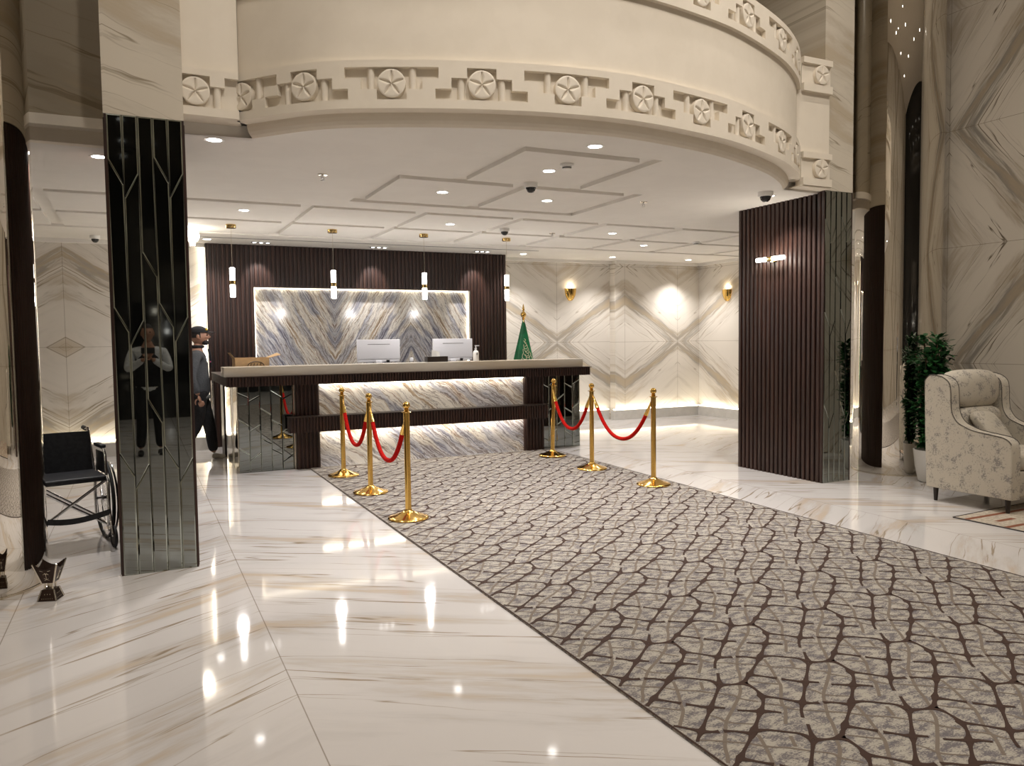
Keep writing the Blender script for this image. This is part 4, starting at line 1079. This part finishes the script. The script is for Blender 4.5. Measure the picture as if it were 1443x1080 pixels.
# ------------------------------------------------------------------ potted plant
t = thing('potted_plant', (7.03, 5.13, 0), 0, 'dark green leafy plant in a white pot between column and armchair', 'potted plant')
MB().lathe([(.10, 0), (.115, .01), (.145, .15), (.16, .30), (.165, .32), (.150, .32), (.145, .29)], (0, 0, 0), 36).build('pot', M_POT, t)
MB().lathe([(.001, .285), (.147, .285)], (0, 0, 0), 24).build('soil', M_SOIL, t)
rnd = random.Random(3); mb = MB(); ends = []
for k in range(34):
    a = rnd.uniform(0, 2 * PI); h = rnd.uniform(.75, 1.42); rr = rnd.uniform(.02, .17)
    P = catmull([(0.04 * math.cos(a), .04 * math.sin(a), .28), (rr * .5 * math.cos(a), rr * .5 * math.sin(a), .28 + (h - .28) * .45), (rr * math.cos(a + .4), rr * math.sin(a + .4), h)], 6)
    mb.tube(P, .0045, 5); ends.append(P)
mb.build('stems', M_STEM, t)
mb = MB()
for P in ends:
    for k in range(len(P)):
        for q in range(9):
            base = Vector(P[k]); base.z += rnd.uniform(-.03, .03)
            if base.z < .36: continue
            a = rnd.uniform(0, 2 * PI); el = rnd.uniform(-.5, .9)
            d = Vector((math.cos(a) * math.cos(el), math.sin(a) * math.cos(el), math.sin(el))); s_ = d.cross(Vector((0, 0, 1))).normalized(); L_ = rnd.uniform(.06, .10); W_ = L_ * .30
            n_ = s_.cross(d); off = base + d * .025
            mb.add([off, off + d * L_ * .35 + s_ * W_, off + d * L_ * .75 + s_ * W_ * .8, off + d * L_ - n_ * .008, off + d * L_ * .75 - s_ * W_ * .8, off + d * L_ * .35 - s_ * W_, off + d * L_ * .5 - n_ * .006],
                   [(0, 1, 6), (1, 2, 6), (2, 3, 6), (3, 4, 6), (4, 5, 6), (5, 0, 6)], 0, True)
mb.build('foliage', M_LEAF, t)

# ------------------------------------------------------------------ people
def eval_mesh(o, name):
    dg = bpy.context.evaluated_depsgraph_get(); dg.update()
    me = bpy.data.meshes.new_from_object(o.evaluated_get(dg)); me.name = name
    return me
def skin(name, V, E, R, mat, root=0, sub=2, parent=None):
    me = bpy.data.meshes.new(name); me.from_pydata(V, E, [])
    o = bpy.data.objects.new(name, me); C.objects.link(o)
    m = o.modifiers.new('s', 'SKIN'); m.use_smooth_shade = True; m.branch_smoothing = .5
    for i, sv in enumerate(me.skin_vertices[0].data):
        r = R[i]; sv.radius = r if isinstance(r, tuple) else (r, r); sv.use_root = (i == root)
    s_ = o.modifiers.new('u', 'SUBSURF'); s_.levels = sub; s_.render_levels = sub
    bpy.context.view_layer.update()
    me2 = eval_mesh(o, name); bpy.data.objects.remove(o)
    for p in me2.polygons: p.use_smooth = True
    me2.materials.clear(); me2.materials.append(mat)
    o = bpy.data.objects.new(name, me2); C.objects.link(o)
    if parent: o.parent = parent
    return o
def remesh(objs, name, mat, vox=.007, parent=None):
    vs_, fs = [], []
    for o in objs:
        b = len(vs_); vs_ += [o.matrix_basis @ v.co for v in o.data.vertices]; fs += [[b + i for i in p.vertices] for p in o.data.polygons]
        bpy.data.objects.remove(o)
    me = bpy.data.meshes.new(name); me.from_pydata([tuple(v) for v in vs_], [], fs); o = bpy.data.objects.new(name, me); C.objects.link(o)
    m = o.modifiers.new('r', 'REMESH'); m.mode = 'VOXEL'; m.voxel_size = vox; m.use_smooth_shade = True
    k = o.modifiers.new('k', 'SMOOTH'); k.iterations = 2; k.factor = .5
    bpy.context.view_layer.update()
    me2 = eval_mesh(o, name); bpy.data.objects.remove(o)
    for p in me2.polygons: p.use_smooth = True
    me2.materials.clear(); me2.materials.append(mat)
    o = bpy.data.objects.new(name, me2); C.objects.link(o)
    if parent: o.parent = parent
    return o
def head_mesh(c, yaw=0, pitch=0, s=1.0):
    """head facing local -y; c = centre"""
    bm = bmesh.new(); bmesh.ops.create_uvsphere(bm, u_segments=40, v_segments=28, radius=1)
    for v in bm.verts:
        x, y, z = v.co; fx, fy, fz = .076 * x, .098 * y, .118 * z
        if z < 0: fx *= 1 - .30 * (-z) ** 1.5; fy *= 1 - .18 * (-z)
        if y < -.2:
            g_ = lambda cx, cz, sx, sz: math.exp(-((x - cx) / sx) ** 2 - ((z - cz) / sz) ** 2)
            fy -= .026 * g_(0, -.12, .13, .16) + .012 * g_(0, .05, .10, .2)          # nose
            fy -= .008 * g_(0, .27, .6, .10)                                         # brow
            fy += .010 * (g_(.38, .10, .18, .10) + g_(-.38, .10, .18, .10))          # eye sockets
            fy -= .008 * g_(0, -.47, .28, .07) + .010 * g_(0, -.78, .3, .16)         # lips, chin
        v.co = (fx * s, fy * s, fz * s)
    for sx in (-1, 1):
        m = Matrix.Translation((sx * .076 * s, .008, -.005)) @ Matrix.Diagonal((.010, .018, .032, 1))
        bmesh.ops.create_uvsphere(bm, u_segments=12, v_segments=8, radius=1, matrix=m)
    R_ = Matrix.Translation(c) @ Matrix.Rotation(yaw, 4, 'Z') @ Matrix.Rotation(pitch, 4, 'X')
    bmesh.ops.transform(bm, matrix=R_, verts=bm.verts[:])
    return MB().bm(bm, 0, True).build('h', M_SKIN), R_
def hand(wrist, d, palm_n, s=1.0, curl=.5):
    """five separate fingers; d = direction of the hand, palm_n = palm normal"""
    d = Vector(d).normalized(); n = Vector(palm_n); n = (n - d * n.dot(d)).normalized(); u = d.cross(n)
    w = Vector(wrist); V = [w, w + d * .04, w + d * .085]; R = [(.024, .018), (.036, .016), (.040, .014)]; E = [(0, 1), (1, 2)]
    parts = [skin('hp', V, E, R, M_SKIN, 0, 2)]
    for i, (o_, L_) in enumerate(((-.028, .068), (-.010, .078), (.009, .073), (.027, .058))):
        b = w + d * .075 + u * o_; a = curl * .5; pts = [b]
        dd = d.copy()
        for k in range(3):
            dd = (Matrix.Rotation(curl * .55, 3, u) @ dd) if k else dd
            pts.append(pts[-1] + dd * L_ * (.45, .32, .25)[k])
        parts.append(skin('hf', pts, [(0, 1), (1, 2), (2, 3)], [.0095, .009, .0085, .0075], M_SKIN, 0, 1))
    b = w + d * .03 - u * .025; pts = [b, b - u * .028 + d * .028, b - u * .036 + d * .058 + n * .01, b - u * .034 + d * .078 + n * .015]
    parts.append(skin('hf', pts, [(0, 1), (1, 2), (2, 3)], [.013, .011, .010, .008], M_SKIN, 0, 1))
    return parts

def man(name, loc, rz, label, feetL, feetR, handsL, handsR, elbL, elbR, cap=True, jacket=M_GREYF, hem=M_GREYL, shoes=M_SHOE, vest=False, head_pitch=0.0):
    t = thing(name, loc, rz, label, 'person')
    hip = .90
    (kL, aL), (kR, aR) = feetL, feetR
    V = [(0, 0, hip), (0, .0, 1.08), (0, .0, 1.25), (0, .005, 1.36), (0, -.005, 1.44), (0, -.015, 1.52)]
    E = [(0, 1), (1, 2), (2, 3), (3, 4), (4, 5)]; R = [(.125, .10), (.135, .10), (.160, .115), (.13, .095), (.058, .058), (.056, .056)]
    def chain(root, pts, rs):
        p = root
        for q, r in zip(pts, rs): V.append(q); R.append(r); E.append((p, len(V) - 1)); p = len(V) - 1
    chain(0, [(-.09, 0, .84), kL, aL], [.065, .050, .038]); chain(0, [(.09, 0, .84), kR, aR], [.065, .050, .038])
    chain(3, [(-.185, .0, 1.36), elbL, handsL], [.055, .040, .028]); chain(3, [(.185, .0, 1.36), elbR, handsR], [.055, .040, .028])
    body = skin('b', V, E, R, M_SKIN, 0, 2)
    hd, HM = head_mesh((0, -.03, 1.60), 0, head_pitch)
    hp = []
    for w_, e_, sgn in ((handsL, elbL, -1), (handsR, elbR, 1)):
        d = Vector(w_) - Vector(e_); pn = Vector((-sgn, 0, 0)) if abs(d.normalized().x) < .8 else Vector((0, -1, 0))
        hp += hand(w_, d, pn, curl=.6)
    b = remesh([body, hd] + hp, 'body', M_SKIN, .008, t)
    # clothing over the body
    V, E, R = [(0, 0, .80), (0, 0, .93), (0, 0, 1.08), (0, 0, 1.25), (0, .005, 1.36), (0, -.0, 1.455)], [(0, 1), (1, 2), (2, 3), (3, 4), (4, 5)], [(.175, .13), (.18, .14), (.17, .135), (.185, .14), (.15, .115), (.075, .07)]
    lerp = lambda a, b_, q: tuple(x + (y - x) * q for x, y in zip(a, b_))
    chain(4, [(-.185, 0, 1.36), elbL, lerp(elbL, handsL, .93)], [.072, .056, .042]); chain(4, [(.185, 0, 1.36), elbR, lerp(elbR, handsR, .93)], [.072, .056, .042])
    skin('jacket' if cap else 'shirt', V, E, R, jacket, 0, 2, t)
    if hem: skin('jacket_hem', [(0, 0, .775), (0, 0, .83), (0, 0, .87)], [(0, 1), (1, 2)], [(.183, .137), (.186, .142), (.183, .14)], hem, 0, 2, t)
    V, E, R = [(0, 0, 1.0), (0, 0, .89)], [(0, 1)], [(.165, .125), (.182, .14)]
    chain(1, [(-.095, 0, .82), kL, (aL[0], aL[1], aL[2] + .01)], [.118, .074, .060]); chain(1, [(.095, 0, .82), kR, (aR[0], aR[1], aR[2] + .01)], [.118, .074, .060])
    skin('trousers', V, E, R, M_BLKF, 0, 2, t)
    for a in (aL, aR):
        V = [(a[0], a[1] + .03, a[2] - .035), (a[0], a[1] - .05, a[2] - .045), (a[0], a[1] - .13, a[2] - .055 if a[2] < .12 else a[2] - .075)]
        skin('shoe', V, [(0, 1), (1, 2)], [(.040, .045), (.042, .036), (.038, .028)], shoes, 0, 2, t)
    # face, hair
    for sx in (-1, 1): MB().ball((sx * .028, -.083, .012), .0105, 12).xf(HM).build('eye', M_DARKGL, t)
    mb = MB()
    bm = bmesh.new(); bmesh.ops.create_uvsphere(bm, u_segments=28, v_segments=18, radius=1)
    bmesh.ops.delete(bm, geom=[v for v in bm.verts if v.co.z < -.25 or (v.co.y < -.35 and v.co.z < .42)], context='VERTS')
    for v in bm.verts: v.co = (v.co.x * .080, v.co.y * .102 + .003, v.co.z * .121 + .002)
    MB().bm(bm, 0, True).xf(HM).build('hair', M_HAIR, t)
    if cap:
        bm = bmesh.new(); bmesh.ops.create_uvsphere(bm, u_segments=28, v_segments=18, radius=1)
        bmesh.ops.delete(bm, geom=[v for v in bm.verts if v.co.z < -.05], context='VERTS')
        for v in bm.verts: v.co = (v.co.x * .087, v.co.y * .110 + .003, v.co.z * .085 + .048)
        cp = MB().bm(bm, 0, True).xf(HM).build('cap', M_BLKF, t)
        v = [(-.070, -.075, .052), (0, -.107, .054), (.070, -.075, .052), (.055, -.155, .044), (0, -.178, .046), (-.055, -.155, .044)]
        v += [(x, y, z + .006) for x, y, z in v]
        MB().add(v, [(0, 1, 4, 5), (1, 2, 3, 4), (6, 7, 10, 11), (7, 8, 9, 10), (5, 4, 10, 11), (4, 3, 9, 10), (2, 3, 9, 8), (0, 5, 11, 6)], smooth=True).xf(HM).build('cap_peak', M_BLKF, cp)
        MB().ball((-.035, -.080, .088), .024, 10, 0, (1, .5, .8)).xf(HM).build('yellow_badge', M_YEL, cp)
        # beard
        MB().ball((0, -.060, -.080), .058, 16, 0, (1, .66, .62)).xf(HM).build('beard', M_HAIR, t)
        MB().tube([(.0, -.125, 1.44), (0, -.150, 1.30), (0, -.148, 1.20)], .012, 6).build('black_placket', M_BLKF, t)
        MB().tube([(0 + .060 * math.cos(a), -.006 + .060 * math.sin(a), 1.468) for a in [2 * PI * k / 20 for k in range(20)]], .02, 8, closed=True).build('black_collar', M_BLKF, t)
        MB().box(-.09, -.05, -.150, -.138, 1.27, 1.285).box(.05, .09, -.150, -.138, 1.27, 1.29).build('chest_logo', M_PINK, t)
    return t
# guard walking to the right (local -y turned to +x)
g_ = man('person', (.655, 10.35, 0), math.radians(82), 'person in black cap and charcoal jacket walking behind the left mirror column',
    feetL=((-.09, .02, .47), (-.09, .20, .13)), feetR=((.09, -.10, .47), (.09, -.14, .085)),
    handsL=(-.27, -.02, .86), handsR=(.26, .02, .86), elbL=(-.26, .05, 1.10), elbR=(.25, .07, 1.10))
g_.scale = (1.06, 1.08, .965)

# photographer, seen mirrored in the left column
ph = man('person', (.12, -.42, 0), math.radians(180), 'person in black vest holding up a phone, seen mirrored in the left column',
    feetL=((-.10, -.03, .47), (-.11, .0, .085)), feetR=((.10, -.03, .47), (.13, -.02, .085)),
    handsL=(-.04, -.26, 1.27), handsR=(.05, -.26, 1.27), elbL=(-.25, -.10, 1.12), elbR=(.25, -.10, 1.12), cap=False, jacket=M_SHIRT, hem=None, shoes=M_RUBBER)
skin('vest', [(0, 0, .86), (0, 0, .95), (0, 0, 1.08), (0, 0, 1.25), (0, .005, 1.345), (0, 0, 1.42)], [(i, i + 1) for i in range(5)], [(.185, .145), (.188, .150), (.18, .145), (.190, .150), (.15, .125), (.09, .08)], M_BLKF, 0, 2, ph)
o = tag(MB().box(-.08, .08, -.004, .004, -.038, .038, bev=.003).build('phone', M_BLACK), 'black phone held up by the person mirrored in the left column', 'phone')
o.location = (.115, -.075, 1.375)
